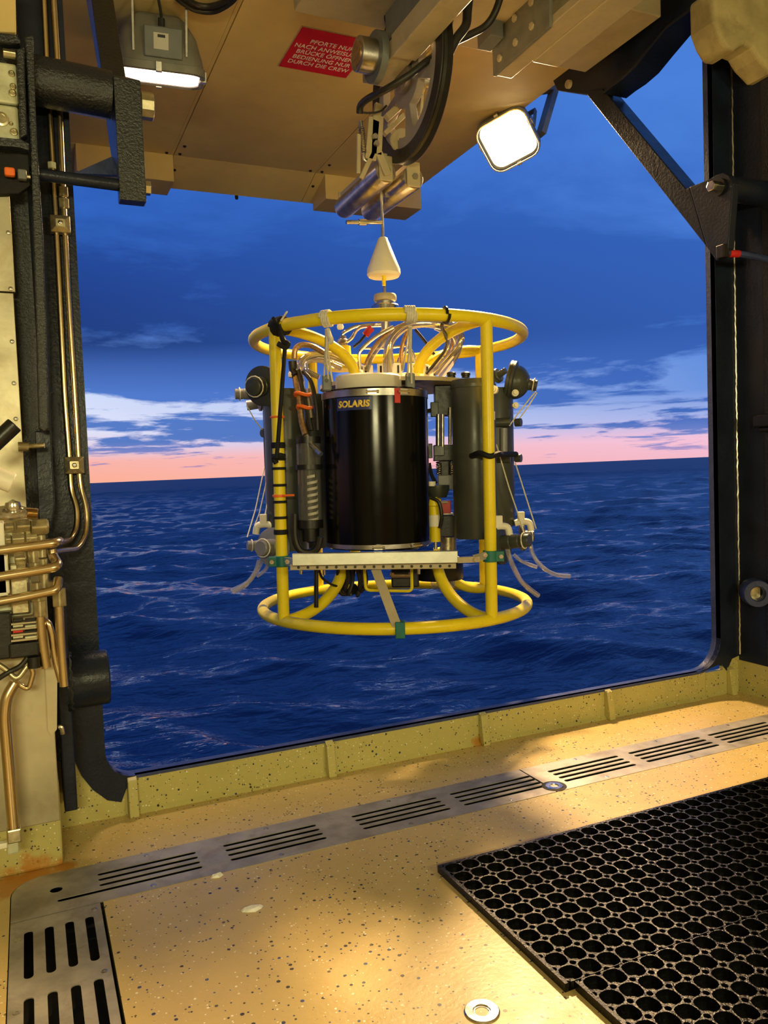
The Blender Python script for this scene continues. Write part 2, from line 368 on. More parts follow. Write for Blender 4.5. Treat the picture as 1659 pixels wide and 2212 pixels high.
# ------------------------------------------------------------------ the sea
def sea():
    ZS = -3.6; a0, a1 = radians(-82), radians(82)         # azimuths about the view axis
    rs = [2.6]
    while rs[-1] < 9000: rs.append(rs[-1]*(1.02 if rs[-1] < 9 else 1.0085 if rs[-1] < 90 else (1.014 if rs[-1] < 400 else 1.05)))
    na = 800; rs = np.array(rs); az_ = np.linspace(a0, a1, na)
    Rg, Ag = np.meshgrid(rs, az_, indexing='ij')
    X = Rg*np.sin(Ag+YAW); Y = Rg*np.cos(Ag+YAW); Z = np.zeros_like(X); DX = np.zeros_like(X); DY = np.zeros_like(X)
    rng = np.random.RandomState(11); wd = radians(238)
    for i in range(90):
        lam = 0.30*(34/0.30)**(i/89.0)*(0.9+0.2*rng.rand()); k = 2*pi/lam
        th = wd+rng.randn()*0.5; amp = 0.0044*lam**0.84*(0.5+rng.rand()); ph = rng.rand()*2*pi
        if 2.2 < lam < 9: amp *= 2.0
        fade = np.clip((lam*150-Rg)/(lam*90), 0, 1)                    # waves too small to resolve far off
        arg = k*(X*cos(th)+Y*sin(th))+ph
        Z += amp*fade*np.sin(arg); DX -= 0.95*amp*fade*cos(th)*-np.cos(arg); DY -= 0.95*amp*fade*sin(th)*-np.cos(arg)
    X2, Y2 = X+DX, Y+DY
    tilt = (X*r0.x+Y*r0.y)*math.tan(radians(0.28))                      # the ship heels a little against the horizon
    V = np.stack([X2, Y2, Z+ZS+tilt], -1).reshape(-1, 3); nr = len(rs)
    idx = np.arange(nr*na).reshape(nr, na)
    Fq = np.stack([idx[:-1, :-1], idx[1:, :-1], idx[1:, 1:], idx[:-1, 1:]], -1).reshape(-1, 4)
    me = bpy.data.meshes.new('sea'); me.vertices.add(len(V)); me.vertices.foreach_set('co', V.ravel())
    me.loops.add(Fq.size); me.loops.foreach_set('vertex_index', Fq.ravel()); me.polygons.add(len(Fq))
    me.polygons.foreach_set('loop_start', np.arange(0, Fq.size, 4)); me.polygons.foreach_set('loop_total', np.full(len(Fq), 4))
    me.polygons.foreach_set('use_smooth', np.ones(len(Fq), bool)); me.update(calc_edges=True)
    m, nt, p = nt_new('sea_water'); pos = node(nt, 'ShaderNodeNewGeometry').outputs['Position']
    setin(p, 'Base Color', (0.001, 0.012, 0.055, 1)); setin(p, 'IOR', 1.33); setin(p, 'Specular IOR Level', 0.65)
    cdn = node(nt, 'ShaderNodeVectorMath', operation='LENGTH'); nt.links.new(pos, cdn.inputs[0])
    nt.links.new(math_(nt, 'MINIMUM', math_(nt, 'MULTIPLY_ADD', cdn.outputs['Value'], 0.0011, 0.05), 0.42), p.inputs['Roughness'])     # waves below pixel size act as roughness far off
    bn = node(nt, 'ShaderNodeBump'); bn.inputs['Strength'].default_value = 1.0; bn.inputs['Distance'].default_value = 0.16
    mp = node(nt, 'ShaderNodeMapping'); mp.inputs['Rotation'].default_value = (0, 0, YAW); mp.inputs['Scale'].default_value = (0.42, 1.0, 1.0); nt.links.new(pos, mp.inputs['Vector'])   # crests run across the wind
    h = math_(nt, 'ADD', math_(nt, 'MULTIPLY', noise_(nt, mp.outputs[0], 2.6, 4, 0.55, 0.5), 0.42), math_(nt, 'MULTIPLY', noise_(nt, mp.outputs[0], 0.7, 4, 0.55, 0.3), 1.6))
    nt.links.new(h, bn.inputs['Height']); nt.links.new(bn.outputs[0], p.inputs['Normal'])
    o = link_mesh('sea', me, m, origin=False)
    tag(o, 'dark blue rippled sea stretching out to the horizon', 'sea', kind='stuff')
sea()
# ------------------------------------------------------------------ the setting: deck, front wall with its big opening, side walls, hangar shell
YW = 3.93                                   # inner face of the front wall
XL, XR = 0.27, 4.20                         # opening
DN, DF = 3.155, 3.487                       # drain channel, near and far edge
LX0, LX1 = -0.145, 0.180                    # side drain channel
def struct(name, bm, m, parent=None, **kw):
    o = obj(name, bm, m, parent, **kw)
    if parent is None: o['kind'] = 'structure'
    return o
b = B()
def quad(b, x0, y0, x1, y1, z): b.faces.new([b.verts.new((x, y, z)) for x, y in ((x0, y0), (x1, y0), (x1, y1), (x0, y1))])
bb(b, (-2.6, DF, -0.05), (6.2, YW+0.02, 0)); bb(b, (LX1, -2.6, -0.05), (6.2, DN, 0)); bb(b, (-2.6, -2.6, -0.05), (LX0, DF, 0))
# rounded corner filler of the channel
rc = 0.13; cc = (LX0+rc, DF-rc)
pts = [(LX0, DF, 0)]+[(cc[0]+rc*cos(pi/2+pi/2*k/8), cc[1]+rc*sin(pi/2+pi/2*k/8), 0) for k in range(9)]
prism(b, [Vector(p) for p in pts], (0, 0, -0.05))
floor = struct('floor', b, 'floor_paint', smooth=0)
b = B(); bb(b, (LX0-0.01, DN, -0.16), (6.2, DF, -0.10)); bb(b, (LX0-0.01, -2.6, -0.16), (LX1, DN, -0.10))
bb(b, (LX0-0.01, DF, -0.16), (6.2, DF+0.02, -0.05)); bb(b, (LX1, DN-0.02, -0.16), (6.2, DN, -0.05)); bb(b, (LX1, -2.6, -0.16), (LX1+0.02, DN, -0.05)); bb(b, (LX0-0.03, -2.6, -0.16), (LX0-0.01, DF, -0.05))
bb(b, (LX0+0.1, DF-0.003, -0.10), (6.2, DF-0.0005, -0.008)); bb(b, (LX1, DN+0.0005, -0.10), (6.2, DN+0.003, -0.008)); bb(b, (LX0+0.0005, -2.6, -0.10), (LX0+0.003, DF-0.1, -0.008)); bb(b, (LX1-0.003, -2.6, -0.10), (LX1-0.0005, DN, -0.008))  # thin dark liners over the lit slab sides, painted shade for the slots
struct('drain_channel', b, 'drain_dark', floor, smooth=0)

# coaming with its blue rim and welded stiffener brackets
b = B(); bb(b, (0.36, YW, 0), (4.06, YW+0.03, 0.185)); coam = struct('trim_1', b, 'coaming_paint', smooth=0)
coam['label'] = 'low speckled yellow-beige steel coaming under the opening'
for px, py in ((288, 1745), (712, 1660), (1042, 1592), (1312, 1536), (1575, 1482)):
    p = ay(px, py, YW); b = B(); x = p.x
    prism(b, [(x-0.022, YW, 0), (x-0.022, YW-0.055, 0), (x-0.022, YW-0.03, 0.17), (x-0.022, YW, 0.185)], (0.044, 0, 0))
    obj('bracket', b, 'coaming_paint', coam, smooth=0, bev=0.004)
# weld fillet along the foot
b = B(); prism(b, [(0.36, YW, 0), (0.36, YW-0.02, 0), (0.36, YW, 0.02)], (3.7, 0, 0)); obj('weld_fillet', b, 'coaming_paint', coam, smooth=0)
def opening_path(r=0.20, top=5.0, n=8):
    rl = 0.13
    P = [(XL, top)]+[(XL+rl-rl*cos(pi/2*k/n), 0.185+rl-rl*sin(pi/2*k/n)) for k in range(n+1)]
    P += [(XR-r+r*sin(pi/2*k/n), 0.185+r-r*cos(pi/2*k/n)) for k in range(n+1)]+[(XR, top)]
    return P
P = opening_path(); b = B(); t = 0.014
ctr = Vector((2.2, 2.4)); prev = None
def offs(P, t):
    out = []
    for i in range(len(P)):
        a = Vector(P[max(i-1, 0)]); c = Vector(P[min(i+1, len(P)-1)]); d = (c-a).normalized(); nrm = Vector((d.y, -d.x))
        out.append(Vector(P[i])+nrm*t)
    return out
Q = offs(P, t)
for i in range(len(P)):
    vs = [b.verts.new((P[i][0], YW-0.004, P[i][1])), b.verts.new((Q[i].x, YW-0.004, Q[i].y)), b.verts.new((Q[i].x, YW+0.075, Q[i].y)), b.verts.new((P[i][0], YW+0.075, P[i][1]))]
    if prev:
        for k in range(4): b.faces.new((prev[k], prev[(k+1) % 4], vs[(k+1) % 4], vs[k]))
    prev = vs
rim = struct('trim_2', b, 'rim_blue', smooth=30); rim['label'] = 'blue flat-bar rim running round the edge of the opening'

# left jamb plate with its curved gusset foot
def corner(cx, cz, r, a0, a1, n=8): return [(cx+r*cos(a0+(a1-a0)*k/n), cz+r*sin(a0+(a1-a0)*k/n)) for k in range(n+1)]
b = B(); r = 0.20
pl = [(0.0, 5.0), (0.0, 0.36)]
g = [ay(x, y, YW) for x, y in ((160, 1640), (176, 1675), (200, 1705), (232, 1728), (262, 1732), (272, 1705), (284, 1690))]
pl += [(p.x, p.z) for p in g]
rl = 0.13; pl += [(XL+rl, 0.183)]+corner(XL+rl, 0.185+rl, rl, -pi/2, -pi, 8)[1:]+[(XL, 5.0)]
prism(b, [(x, YW-0.006, z) for x, z in pl], (0, 0.04, 0)); wl = struct('wall_front_left', b, 'navy', smooth=0)
wl['label'] = 'dark blue painted steel jamb plate left of the opening'
b = B(); bb(b, (-2.6, YW, 0), (0.358, YW+0.03, 0.17)); bb(b, (-2.6, YW, 0.17), (0.22, YW+0.03, 0.36)); bb(b, (-2.6, YW+0.03, 0.3), (0.02, YW+0.06, 5.0)); o = struct('wall_front_base', b, 'coaming_paint', smooth=0)
# right jamb plate
b = B(); pl = [(XR, 5.0)]+corner(XR-r, 0.185+r, r, 0, -pi/2, 8)+[(4.05, 0.19), (4.12, 0.20), (4.20, 0.215), (4.25, 0.16), (4.30, 0.235), (4.37, 0.25), (4.37, 5.0)]
prism(b, [(x, YW-0.006, z) for x, z in pl], (0, 0.04, 0)); wr = struct('wall_front_right', b, 'navy', smooth=0)
wr['label'] = 'dark blue painted steel jamb plate right of the opening'
b = B(); bb(b, (4.062, YW, 0), (6.2, YW+0.03, 0.17)); bb(b, (4.22, YW, 0.17), (6.2, YW+0.03, 0.30)); struct('wall_front_base', b, 'coaming_paint', smooth=0)
# weld bead down the right jamb
b = B(); rb = random.Random(3); pz = []
for k in range(240):
    z = 0.26+k*4.7/239; pz.append(Vector((4.365+rb.uniform(-.003, .003), YW-0.012, z)))
tube(b, pz, lambda t: 0.0075, n=6); obj('weld_bead', b, 'steel', wr)
# right return wall: dark stiffened column, then beige bulkhead
b = B(); bb(b, (4.37, 3.50, 0.20), (4.55, YW+0.05, 5.0)); wright = struct('wall_right', b, 'navy', smooth=0)
b = B(); bb(b, (4.365, 3.64, 0.22), (4.375, 3.70, 5.0)); bb(b, (4.34, 3.50, 0.22), (4.375, 3.525, 5.0)); obj('stiffener', b, 'navy_rough', wright, smooth=0, bev=0.004)
b = B(); bb(b, (4.36, 3.42, 0), (4.56, YW, 0.22)); obj('footing', b, 'coaming_paint', wright, smooth=0)
b = B(); bb(b, (4.46, -2.6, 0), (4.50, 3.50, 5.0)); struct('wall_right_bulkhead', b, 'beige_steel', smooth=0)
# hangar shell
b = B(); bb(b, (-2.6, -2.6, 5.0), (6.2, YW+0.05, 5.05)); struct('ceiling', b, 'beige_steel', smooth=0)
b = B(); bb(b, (-2.6, -2.65, 0), (6.2, -2.6, 5.0)); struct('wall_back', b, 'beige_steel', smooth=0)
b = B(); bb(b, (-2.65, -2.6, 0), (-2.6, YW, 5.0)); struct('wall_left', b, 'beige_steel', smooth=0)

# ------------------------------------------------------------------ drain covers with real slots
def slot(x0, x1, y0, y1):
    """rounded slot lying along x if longer that way, else along y"""
    out = []
    if x1-x0 > y1-y0:
        r = (y1-y0)/2; yc = (y0+y1)/2
        out += [(x1-r+r*cos(a), yc+r*sin(a)) for a in [(-pi/2)+pi*k/6 for k in range(7)]]
        out += [(x0+r+r*cos(a), yc+r*sin(a)) for a in [(pi/2)+pi*k/6 for k in range(7)]]
    else:
        r = (x1-x0)/2; xc = (x0+x1)/2
        out += [(xc+r*cos(a), y1-r+r*sin(a)) for a in [pi*k/6 for k in range(7)]]
        out += [(xc+r*cos(a), y0+r+r*sin(a)) for a in [pi+pi*k/6 for k in range(7)]]
    return out
def circ(x, y, r, n=14): return [(x+r*cos(2*pi*k/n), y+r*sin(2*pi*k/n)) for k in range(n)]
def screws(parent, pts):
    for x, y in pts:
        b = B(); lathe(b, [(0.011, -0.004), (0.011, 0.0012), (0.008, 0.0018), (0.0045, 0.0018), (0.0045, -0.001), (0.0, -0.001)], 14, (x, y, 0.002)); obj('screw', b, 'steel', parent)
TH = 0.0035
rows = [0.068+0.0465*k for k in range(4)]
def slots_x(x0, x1, yb): return [slot(x0, x1, yb+DN+rows[k]-0.0121+0.02, yb+DN+rows[k]+0.0121+0.02) for k in range(4)]
groups = []
for (a, c) in (((204, 1889), (432, 1837)), ((472, 1826), (690, 1782)), ((752, 1766), (955, 1727)), ((960, 1714), (1150, 1676)), ((1180, 1670), (1346, 1636)), ((1346, 1626), (1516, 1593)), ((1520, 1588), (1659, 1560))):
    p, q = az(a[0], a[1], 0), az(c[0], c[1], 0); groups.append((p.x, q.x))
split = az(1130, 1668, 0).x
def grate(name, outline, holes, label, scr):
    me = plate2d(name, outline, holes, TH, Matrix.Translation((0, 0, -TH/2+0.002)))
    o = link_mesh(name, me, 'grate_steel'); tag(o, label, 'drain cover', 'stainless slotted drain covers'); screws(o, scr); return o
# long cover with the rounded corner
e_ = 0.004; xa = LX0+e_; yn, yf = DN+0.0, DF-e_
ol = [(xa, DN-0.03), (split-0.004, DN-0.03+0.03), (split-0.004, yf)]
ol = [(xa, yn), (split-0.004, yn), (split-0.004, yf), (LX0+rc, yf)]+[(cc[0]+(rc-e_)*cos(pi/2+pi/2*k/8), cc[1]+(rc-e_)*sin(pi/2+pi/2*k/8)) for k in range(1, 9)]
ho = []
g0 = groups[0]
ho += slots_x(g0[0]+0.01, g0[1]-0.02, 0)[1:]
ho += [slot(0.02, g0[1]-0.02, DN+rows[0]+0.0083, DN+rows[0]+0.0319)]
for g in groups[1:4]: ho += slots_x(g[0]+0.015, g[1]-0.015, 0)
hp = az(115, 1925, 0); ho.append(circ(hp.x+0.0113, hp.y+0.0037, 0.0237, 18))
mid = lambda g: (g[0]+g[1])/2
grate('drain_cover', ol, ho, 'long slotted stainless drain cover with rounded corner along the coaming, left of the lashing socket',
      [(mid(g)+dx, y) for g in groups[:4] for dx, y in ((-0.01, DN+0.03), (0.0, DF-0.03))])
ho = []
for g in groups[4:7]: ho += slots_x(g[0]+0.015, g[1]-0.015, 0)
gl = groups[6][1]+0.12; ho += slots_x(gl, gl+0.55, 0)
grate('drain_cover', [(split+0.004, yn), (6.1, yn), (6.1, yf), (split+0.004, yf)], ho, 'slotted stainless drain cover along the coaming, right of the lashing socket',
      [(mid(g)+dx, y) for g in groups[4:7] for dx, y in ((-0.01, DN+0.03), (0.0, DF-0.03))])
# side cover
ho = []; sx = [LX0+0.055+0.068*k for k in range(4)]
yt, yb_ = az(148, 2010, 0).y, az(148, 2150, 0).y
L = 0.30; y1 = DN-0.085
for row in range(6):
    for k in range(4): ho.append(slot(sx[k]-0.006, sx[k]+0.024, y1-row*(L+0.105)-L, y1-row*(L+0.105)))
grate('drain_cover', [(LX0+e_, -2.5), (LX1-0.012, -2.5), (LX1-0.012, yn-0.006), (LX0+e_, yn-0.006)], ho, 'slotted stainless drain cover in the near left corner, slots pointing at the opening',
      [(LX0+0.03, DN-0.13), (LX1-0.035, DN-0.045), (LX1-0.035, DN-0.46), (LX0+0.03, DN-0.55)])
# lashing sockets
def socket(px, py, r, label):
    p = az(px, py, 0); b = B()
    lathe(b, [(r*1.0, -0.01), (r*1.0, 0.003), (r*0.93, 0.006), (r*0.50, 0.006), (r*0.47, 0.002), (r*0.40, 0.002), (r*0.38, -0.02), (0, -0.02)], 32, (p.x, p.y, 0.0))
    o = obj('lashing_socket', b, 'steel_bright'); tag(o, label, 'deck socket', 'round steel lashing sockets')
    b = B(); lathe(b, [(r*0.34, -0.018), (r*0.34, -0.006), (r*0.20, -0.004), (r*0.12, -0.012), (0, -0.012)], 12, (p.x, p.y, 0.0)); obj('socket_bolt', b, 'drain_dark', o)
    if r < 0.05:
        b = B(); lathe(b, [(r*1.38, 0.0005), (r*1.38, 0.0028), (r*1.0, 0.0028), (r*1.0, 0.0005)], 28, (p.x, p.y, 0)); obj('socket_dark_ring', b, 'black_matte', o)  # flat black ring painting the dark of the notch round the socket
socket(1041, 2186, 0.053, 'round steel lashing socket in the painted deck beside the black mat')
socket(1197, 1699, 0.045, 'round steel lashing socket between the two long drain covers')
# broken flake of ice or plaster and a shard on the deck
def chip(px, py, s, label, mname, seed):
    p = az(px, py, 0); rr = random.Random(seed); b = B(); n = 9
    ring = [Vector((p.x+cos(2*pi*k/n)*s*rr.uniform(.7, 1.1), p.y+sin(2*pi*k/n)*s*0.62*rr.uniform(.7, 1.1), 0)) for k in range(n)]
    lo = [b.verts.new(v) for v in ring]; up = [b.verts.new((v-Vector((p.x, p.y, 0)))*0.72+Vector((p.x, p.y, 0.006+rr.random()*0.006))) for v in ring]
    c = b.verts.new((p.x, p.y, 0.013))
    for k in range(n): b.faces.new((lo[k], lo[(k+1) % n], up[(k+1) % n], up[k])); b.faces.new((up[k], up[(k+1) % n], c))
    tag(obj('paint_flake', b, mname, smooth=0), label, 'flake')
chip(543, 1963, 0.042, 'white translucent flake lying on the speckled deck', 'ice_white', 2)
chip(470, 1893, 0.026, 'small pale shard by the edge of the long drain cover', 'ice_white', 5)

# ------------------------------------------------------------------ rubber ring mats
def mat_mesh(name, x0, y0, nx, ny, p, h, top=True, bot=True):
    R = p*0.470; rs_ = p*0.15; V = []; Fc = []
    idx = {}
    def vert(x, y, z):
        k = (round(x, 5), round(y, 5), round(z, 5))
        if k not in idx: idx[k] = len(V); V.append(k)
        return idx[k]
    for i in range(nx):
        for j in range(ny):
            cx, cy = x0+(i+.5)*p, y0-(j+.5)*p; hp_ = p/2
            out = []; inn = []
            for q in range(4):                                   # edge mid then corner arc, ccw from +x
                a = q*pi/2
                ex, ey = cos(a), sin(a)
                out.append((cx+ex*hp_, cy+ey*hp_)); inn.append((cx+ex*R, cy+ey*R))
                kx, ky = cx+(cos(a)-sin(a))*hp_, cy+(sin(a)+cos(a))*hp_
                for t in range(3):
                    b0 = a-pi/2-t*pi/4
                    out.append((kx+rs_*cos(b0), ky+rs_*sin(b0)))
                    aa = a+pi/2*(t+1)/4; m_ = 1.0+(0.085 if t == 1 else 0.03)
                    inn.append((cx+R*m_*cos(aa), cy+R*m_*sin(aa)))
            n = 16
            O = [vert(x, y, h) for x, y in out]; I = [vert(x, y, h) for x, y in inn]; Ib = [vert(x, y, 0.002) for x, y in inn]; Ob = [vert(x, y, 0.002) for x, y in out]
            for k in range(n):
                k2 = (k+1) % n
                Fc.append((O[k], O[k2], I[k2], I[k])); Fc.append((I[k], I[k2], Ib[k2], Ib[k]))
                if k % 4 in (1, 2): Fc.append((O[k2], O[k], Ob[k], Ob[k2]))
    x1, y1 = x0+nx*p, y0-ny*p
    # rim strips, closed round, and an added black sheet darkening the holes
    b_ = 0.012
    me = bpy.data.meshes.new(name); me.from_pydata(V, [], Fc); bm = bmesh.new(); bm.from_mesh(me)
    yt_, yb2 = y0+(b_ if top else -0.002), y1-(b_ if bot else 0); bb(bm, (x0-b_, yb2, 0), (x0, yt_, h)); bb(bm, (x1, yb2, 0), (x1+b_, yt_, h))
    if top: bb(bm, (x0, y0, 0), (x1, y0+b_, h))
    if bot: bb(bm, (x0, y1-b_, 0), (x1, y1, h))
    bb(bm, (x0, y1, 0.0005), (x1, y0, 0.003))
    bpy.data.meshes.remove(me); return bm
pm = 0.0735
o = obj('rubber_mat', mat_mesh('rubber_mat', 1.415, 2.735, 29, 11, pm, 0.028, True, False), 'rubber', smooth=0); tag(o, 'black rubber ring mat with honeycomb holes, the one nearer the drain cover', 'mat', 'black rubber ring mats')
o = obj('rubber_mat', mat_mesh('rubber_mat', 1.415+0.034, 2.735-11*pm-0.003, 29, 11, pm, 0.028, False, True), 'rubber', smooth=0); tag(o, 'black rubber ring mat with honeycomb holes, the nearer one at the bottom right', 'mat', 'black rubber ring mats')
# ------------------------------------------------------------------ the opened gate leaf overhead (hinged outboard, seen from below)
ZP = 4.65; YS = 7.80; YE = 8.28
gate = thing('overhead_gate', (2.16, 4.0, ZP), 'beige steel gate leaf swung up and out overhead, seen from below', 'gate')
zend = ay(380, 408, YE).z
seams = [0.10, 1.445, 2.865, 4.07]
b = B(); bb(b, (0.10, 4.02, ZP+0.012), (4.07, YS, ZP+0.20)); prism(b, [(0.10, YS, ZP+0.012), (0.10, YE, zend+0.012), (0.10, YE, zend+0.15), (0.10, YS, ZP+0.20)], (3.97, 0, 0)); obj('gate_core', b, 'beige_panel', gate, smooth=0)
for x0, x1 in zip(seams, seams[1:]):
    g_ = 0.004
    b = B(); bb(b, (x0+g_, 4.02, ZP), (x1-g_, YS-0.003, ZP+0.012)); obj('panel', b, 'beige_panel', gate, smooth=0)
    b = B(); prism(b, [(x0+g_, YS+0.003, ZP-0.001), (x0+g_, YE, zend), (x0+g_, YE, zend+0.012), (x0+g_, YS+0.003, ZP+0.011)], (x1-x0-2*g_, 0, 0)); obj('panel', b, 'beige_panel', gate, smooth=0)
b = B()
for x in seams[1:3]: bb(b, (x-0.03, 4.05, ZP-0.003), (x-0.006, YS-0.02, ZP))
obj('seam_strip', b, 'beige_panel', gate, smooth=0)
for x in seams[1:3]:
    for dx, dy in ((0.06, YS-0.25), (-0.07, YS-0.05), (0.05, YS-0.06), (0.04, YS+0.2)):
        b = B(); z = ZP if dy < YS else ZP-(dy-YS)*(ZP-zend)/(YE-YS); lathe(b, [(0.016, 0.004), (0.016, -0.004), (0.009, -0.012), (0, -0.013)], 10, (x+dx, dy, z)); obj('bolt', b, 'black_matte', gate)
for px, py in ((511, 425), (836, 38)):
    p = az(px, py, 4.5 if py > 100 else 4.44); b = B(); lathe(b, [(0.018, 0.05), (0.018, -0.01), (0.014, -0.025), (0, -0.027)], 12, (p.x, p.y, p.z)); obj('bolt', b, 'black_matte', gate)
for x0, x1 in ((0.575, 1.44), (2.967, 4.068)):
    b = B(); bb(b, (x0, YS-0.005, 4.405), (x1, 8.20, ZP+0.02)); obj('stop_block', b, 'beige_panel', gate, smooth=0, bev=0.006)
# cross member under the gate root
b = B(); bb(b, (1.672, 4.05, 4.45), (3.9, 4.815, ZP-0.002)); tag(obj('cross_member', b, 'beige_steel', smooth=0, bev=0.008), 'beige cross member under the gate, behind the boom at the top edge', 'beam')
# red sign fixed under the gate
sa, sb_, sc_ = az(650, 58, ZP-0.006), az(603, 143, ZP-0.006), az(745, 168, ZP-0.006)
sx0, sx1, sy0, sy1 = 1.895, az(745, 169, ZP).x, sa.y, (sb_.y+sc_.y)/2
b = B(); bb(b, (sx0, sy0, ZP-0.007), (sx1, sy1, ZP-0.003)); sign = tag(obj('warning_sign', b, 'sign_red', smooth=0), 'red warning sign with white capital lettering under the gate', 'sign')
b = B(); bb(b, (sx0-0.008, sy0-0.008, ZP-0.0035), (sx1+0.008, sy1+0.008, ZP-0.001)); obj('sign_border', b, 'beige_steel', sign, smooth=0)
Mt = Matrix(((1, 0, 0, 0), (0, -1, 0, 0), (0, 0, -1, 0), (0, 0, 0, 1)))
lines = ['PFORTE NUR', 'NACH ANWEISUNG', 'BRÜCKE ÖFFNEN', 'BEDIENUNG NUR', 'DURCH DIE CREW']
sh = sy1-sy0; lh = sh*0.135
for k, t in enumerate(lines):
    yy = sy0+sh*0.315+k*lh*1.0
    me = text_mesh('lettering', t, lh*0.98, Matrix.Identity(4), 0.0005, 'CENTER', 1.02, 1.0, 0.0006)
    if k == 0:
        m5 = text_mesh('m', lines[4], lh*0.98, Matrix.Identity(4), 0.0005, 'CENTER', 1.02, 1.0, 0.0006); xs5 = [v.co.x for v in m5.vertices]; kx = 0.88*(sx1-sx0)/(max(xs5)-min(xs5)); bpy.data.meshes.remove(m5)
    me.transform(Matrix.Translation(((sx0+sx1)/2+0.008, yy, ZP-0.0075)) @ Mt @ Matrix.Diagonal((kx, 1, 1, 1)))
    link_mesh('lettering', me, 'sign_white', sign)

# ------------------------------------------------------------------ door hinge gear, right
def poly_x(pts, X): return [ax(x, y, X) for x, y in pts]
XH = 4.0
hr = thing('hinge_arm', (XH, 3.7, 2.8), 'dark hinge arm with triangular pivot plate beside the right jamb', 'hinge arm', 'gate hinge arms')
brk = [(1489, 404), (1532, 387), (1548, 377), (1562, 373), (1575, 380), (1583, 396), (1572, 535), (1562, 558), (1547, 563), (1527, 535)]
b = B(); prism(b, poly_x(brk, XH), (0.055, 0, 0)); obj('pivot_plate', b, 'navy', hr, smooth=0, bev=0.005)
st = [(1527, 535), (1489, 404), (1482, 408), (1302, 192), (1268, 196), (1268, 205)]
b = B(); prism(b, poly_x(st, XH+0.004), (0.13, 0, 0)); obj('strut', b, 'navy', hr, smooth=0, bev=0.005)
arm = [(1204, 196), (1190, 165), (1209, 141), (1434, -4), (1560, -85), (1600, -60), (1516, 25), (1457, 67), (1420, 112), (1389, 151), (1362, 175), (1340, 190), (1320, 205), (1270, 206)]
b = B(); prism(b, poly_x(arm, XH+0.012), (0.045, 0, 0)); obj('curved_arm', b, 'navy', hr, smooth=0, bev=0.006)
fl = [(1530, 14), (1457, 67), (1420, 112), (1389, 151), (1362, 175), (1340, 190), (1320, 206)]
fp = poly_x(fl, XH+0.01); b = B(); tv = []
for i, p in enumerate(fp):
    d = (fp[min(i+1, len(fp)-1)]-fp[max(i-1, 0)]).normalized(); nrm = Vector((0, -d.z, d.y))*0.02
    tv.append([b.verts.new(q) for q in (p-Vector((0.07, 0, 0)), p+Vector((0.14, 0, 0)), p+Vector((0.14, 0, 0))+nrm, p-Vector((0.07, 0, 0))+nrm)])
for u, v in zip(tv, tv[1:]):
    for k in range(4): b.faces.new((u[k], u[(k+1) % 4], v[(k+1) % 4], v[k]))
b.faces.new(tv[0]); b.faces.new(tv[-1][::-1]); obj('arm_flange', b, 'navy', hr, smooth=40)
for px, py, rr in ((1262, 120, 0.055), (1228, 182, 0.032)):
    p = ax(px, py, XH-0.0); b = B(); lathe(b, [(rr, 0.02), (rr, -0.008), (rr*0.9, -0.014), (rr*0.22, -0.014), (rr*0.18, -0.008), (0, -0.008)], 28, p, (1, 0, 0)); obj('pivot_cap', b, 'beige_steel', hr)
p = ax(1556, 405, XH); b = B(); lathe(b, [(0.052, 0.0), (0.052, -0.02), (0, -0.02)], 24, p, (1, 0, 0)); obj('pin_collar', b, 'black', hr)
b = B(); cyl(b, p+Vector((0.05, 0, 0)), p+Vector((0.45, 0, 0)), 0.075, n=24); obj('pivot_tube', b, 'navy', hr)
b = B(); hexa(b, p, p-Vector((0.085, 0, 0)), 0.034); obj('pin_bolt', b, 'steel_bright', hr, smooth=0, bev=0.004)
b = B(); p2 = ax(1560, 547, XH-0.01); tube(b, [p2, p2+Vector((0.14, -0.02, 0.0)), p2+Vector((0.40, -0.05, -0.03))], 0.02, 10, 4); cp = obj('locking_rod', b, 'navy_blue', hr)
b = B(); cyl(b, p2+Vector((0.05, -0.008, 0)), p2+Vector((0.12, -0.018, 0)), 0.0225, n=12); obj('rod_band', b, 'red_tape', hr)
b = B(); bb(b, p2+Vector((-0.02, -0.03, -0.03)), p2+Vector((0.03, 0.03, 0.05))); obj('rod_clevis', b, 'black', hr, smooth=0, bev=0.005)

# ------------------------------------------------------------------ hinge gear, left
XG = 0.44
hl = thing('hinge_arm', (XG, 3.7, 2.8), 'dark hinge lever and curved arm carried by a thick tube at the left jamb', 'hinge arm', 'gate hinge arms')
yl = 3.66
def pxl(x, y): return ax(x, y, XG)
lv0, lv1 = ay(255, 166, yl), ay(255, 430, yl)
inner = [Vector((XG, yl, lv1.z)), Vector((XG, yl, lv0.z)), pxl(219, 157), pxl(208, 80), pxl(197, 0), pxl(189, -60)]
outer = [pxl(178, -60), pxl(186, 0), pxl(200, 80), pxl(213, 157), pxl(230, 266), pxl(240, 337), Vector((XG, yl+0.07, ay(255, 346, yl).z)), Vector((XG, yl+0.07, lv1.z))]
b = B(); prism(b, [Vector((XG, p.y, p.z)) for p in inner+outer], (0.112, 0, 0)); obj('lever', b, 'navy_rough', hl, smooth=0, bev=0.004)
b = B(); zc = ay(250, 206, 3.76).z
cyl(b, (-0.12, 3.77, zc+0.03), (XG-0.002, 3.77, zc), 0.100, n=32); obj('hinge_tube', b, 'navy_rough', hl)
p = ay(318, 225, 3.70); b = B(); cyl(b, (XG+0.112, 3.72, p.z), (XG+0.172, 3.72, p.z), 0.058, n=10); obj('tube_end_nut', b, 'zinc', hl, smooth=20, bev=0.005)
p = ay(308, 404, 3.69); b = B(); cyl(b, (0.05, 3.70, p.z+0.012), (XG+0.03, 3.70, p.z), 0.026, n=18); obj('tie_rod', b, 'navy', hl)
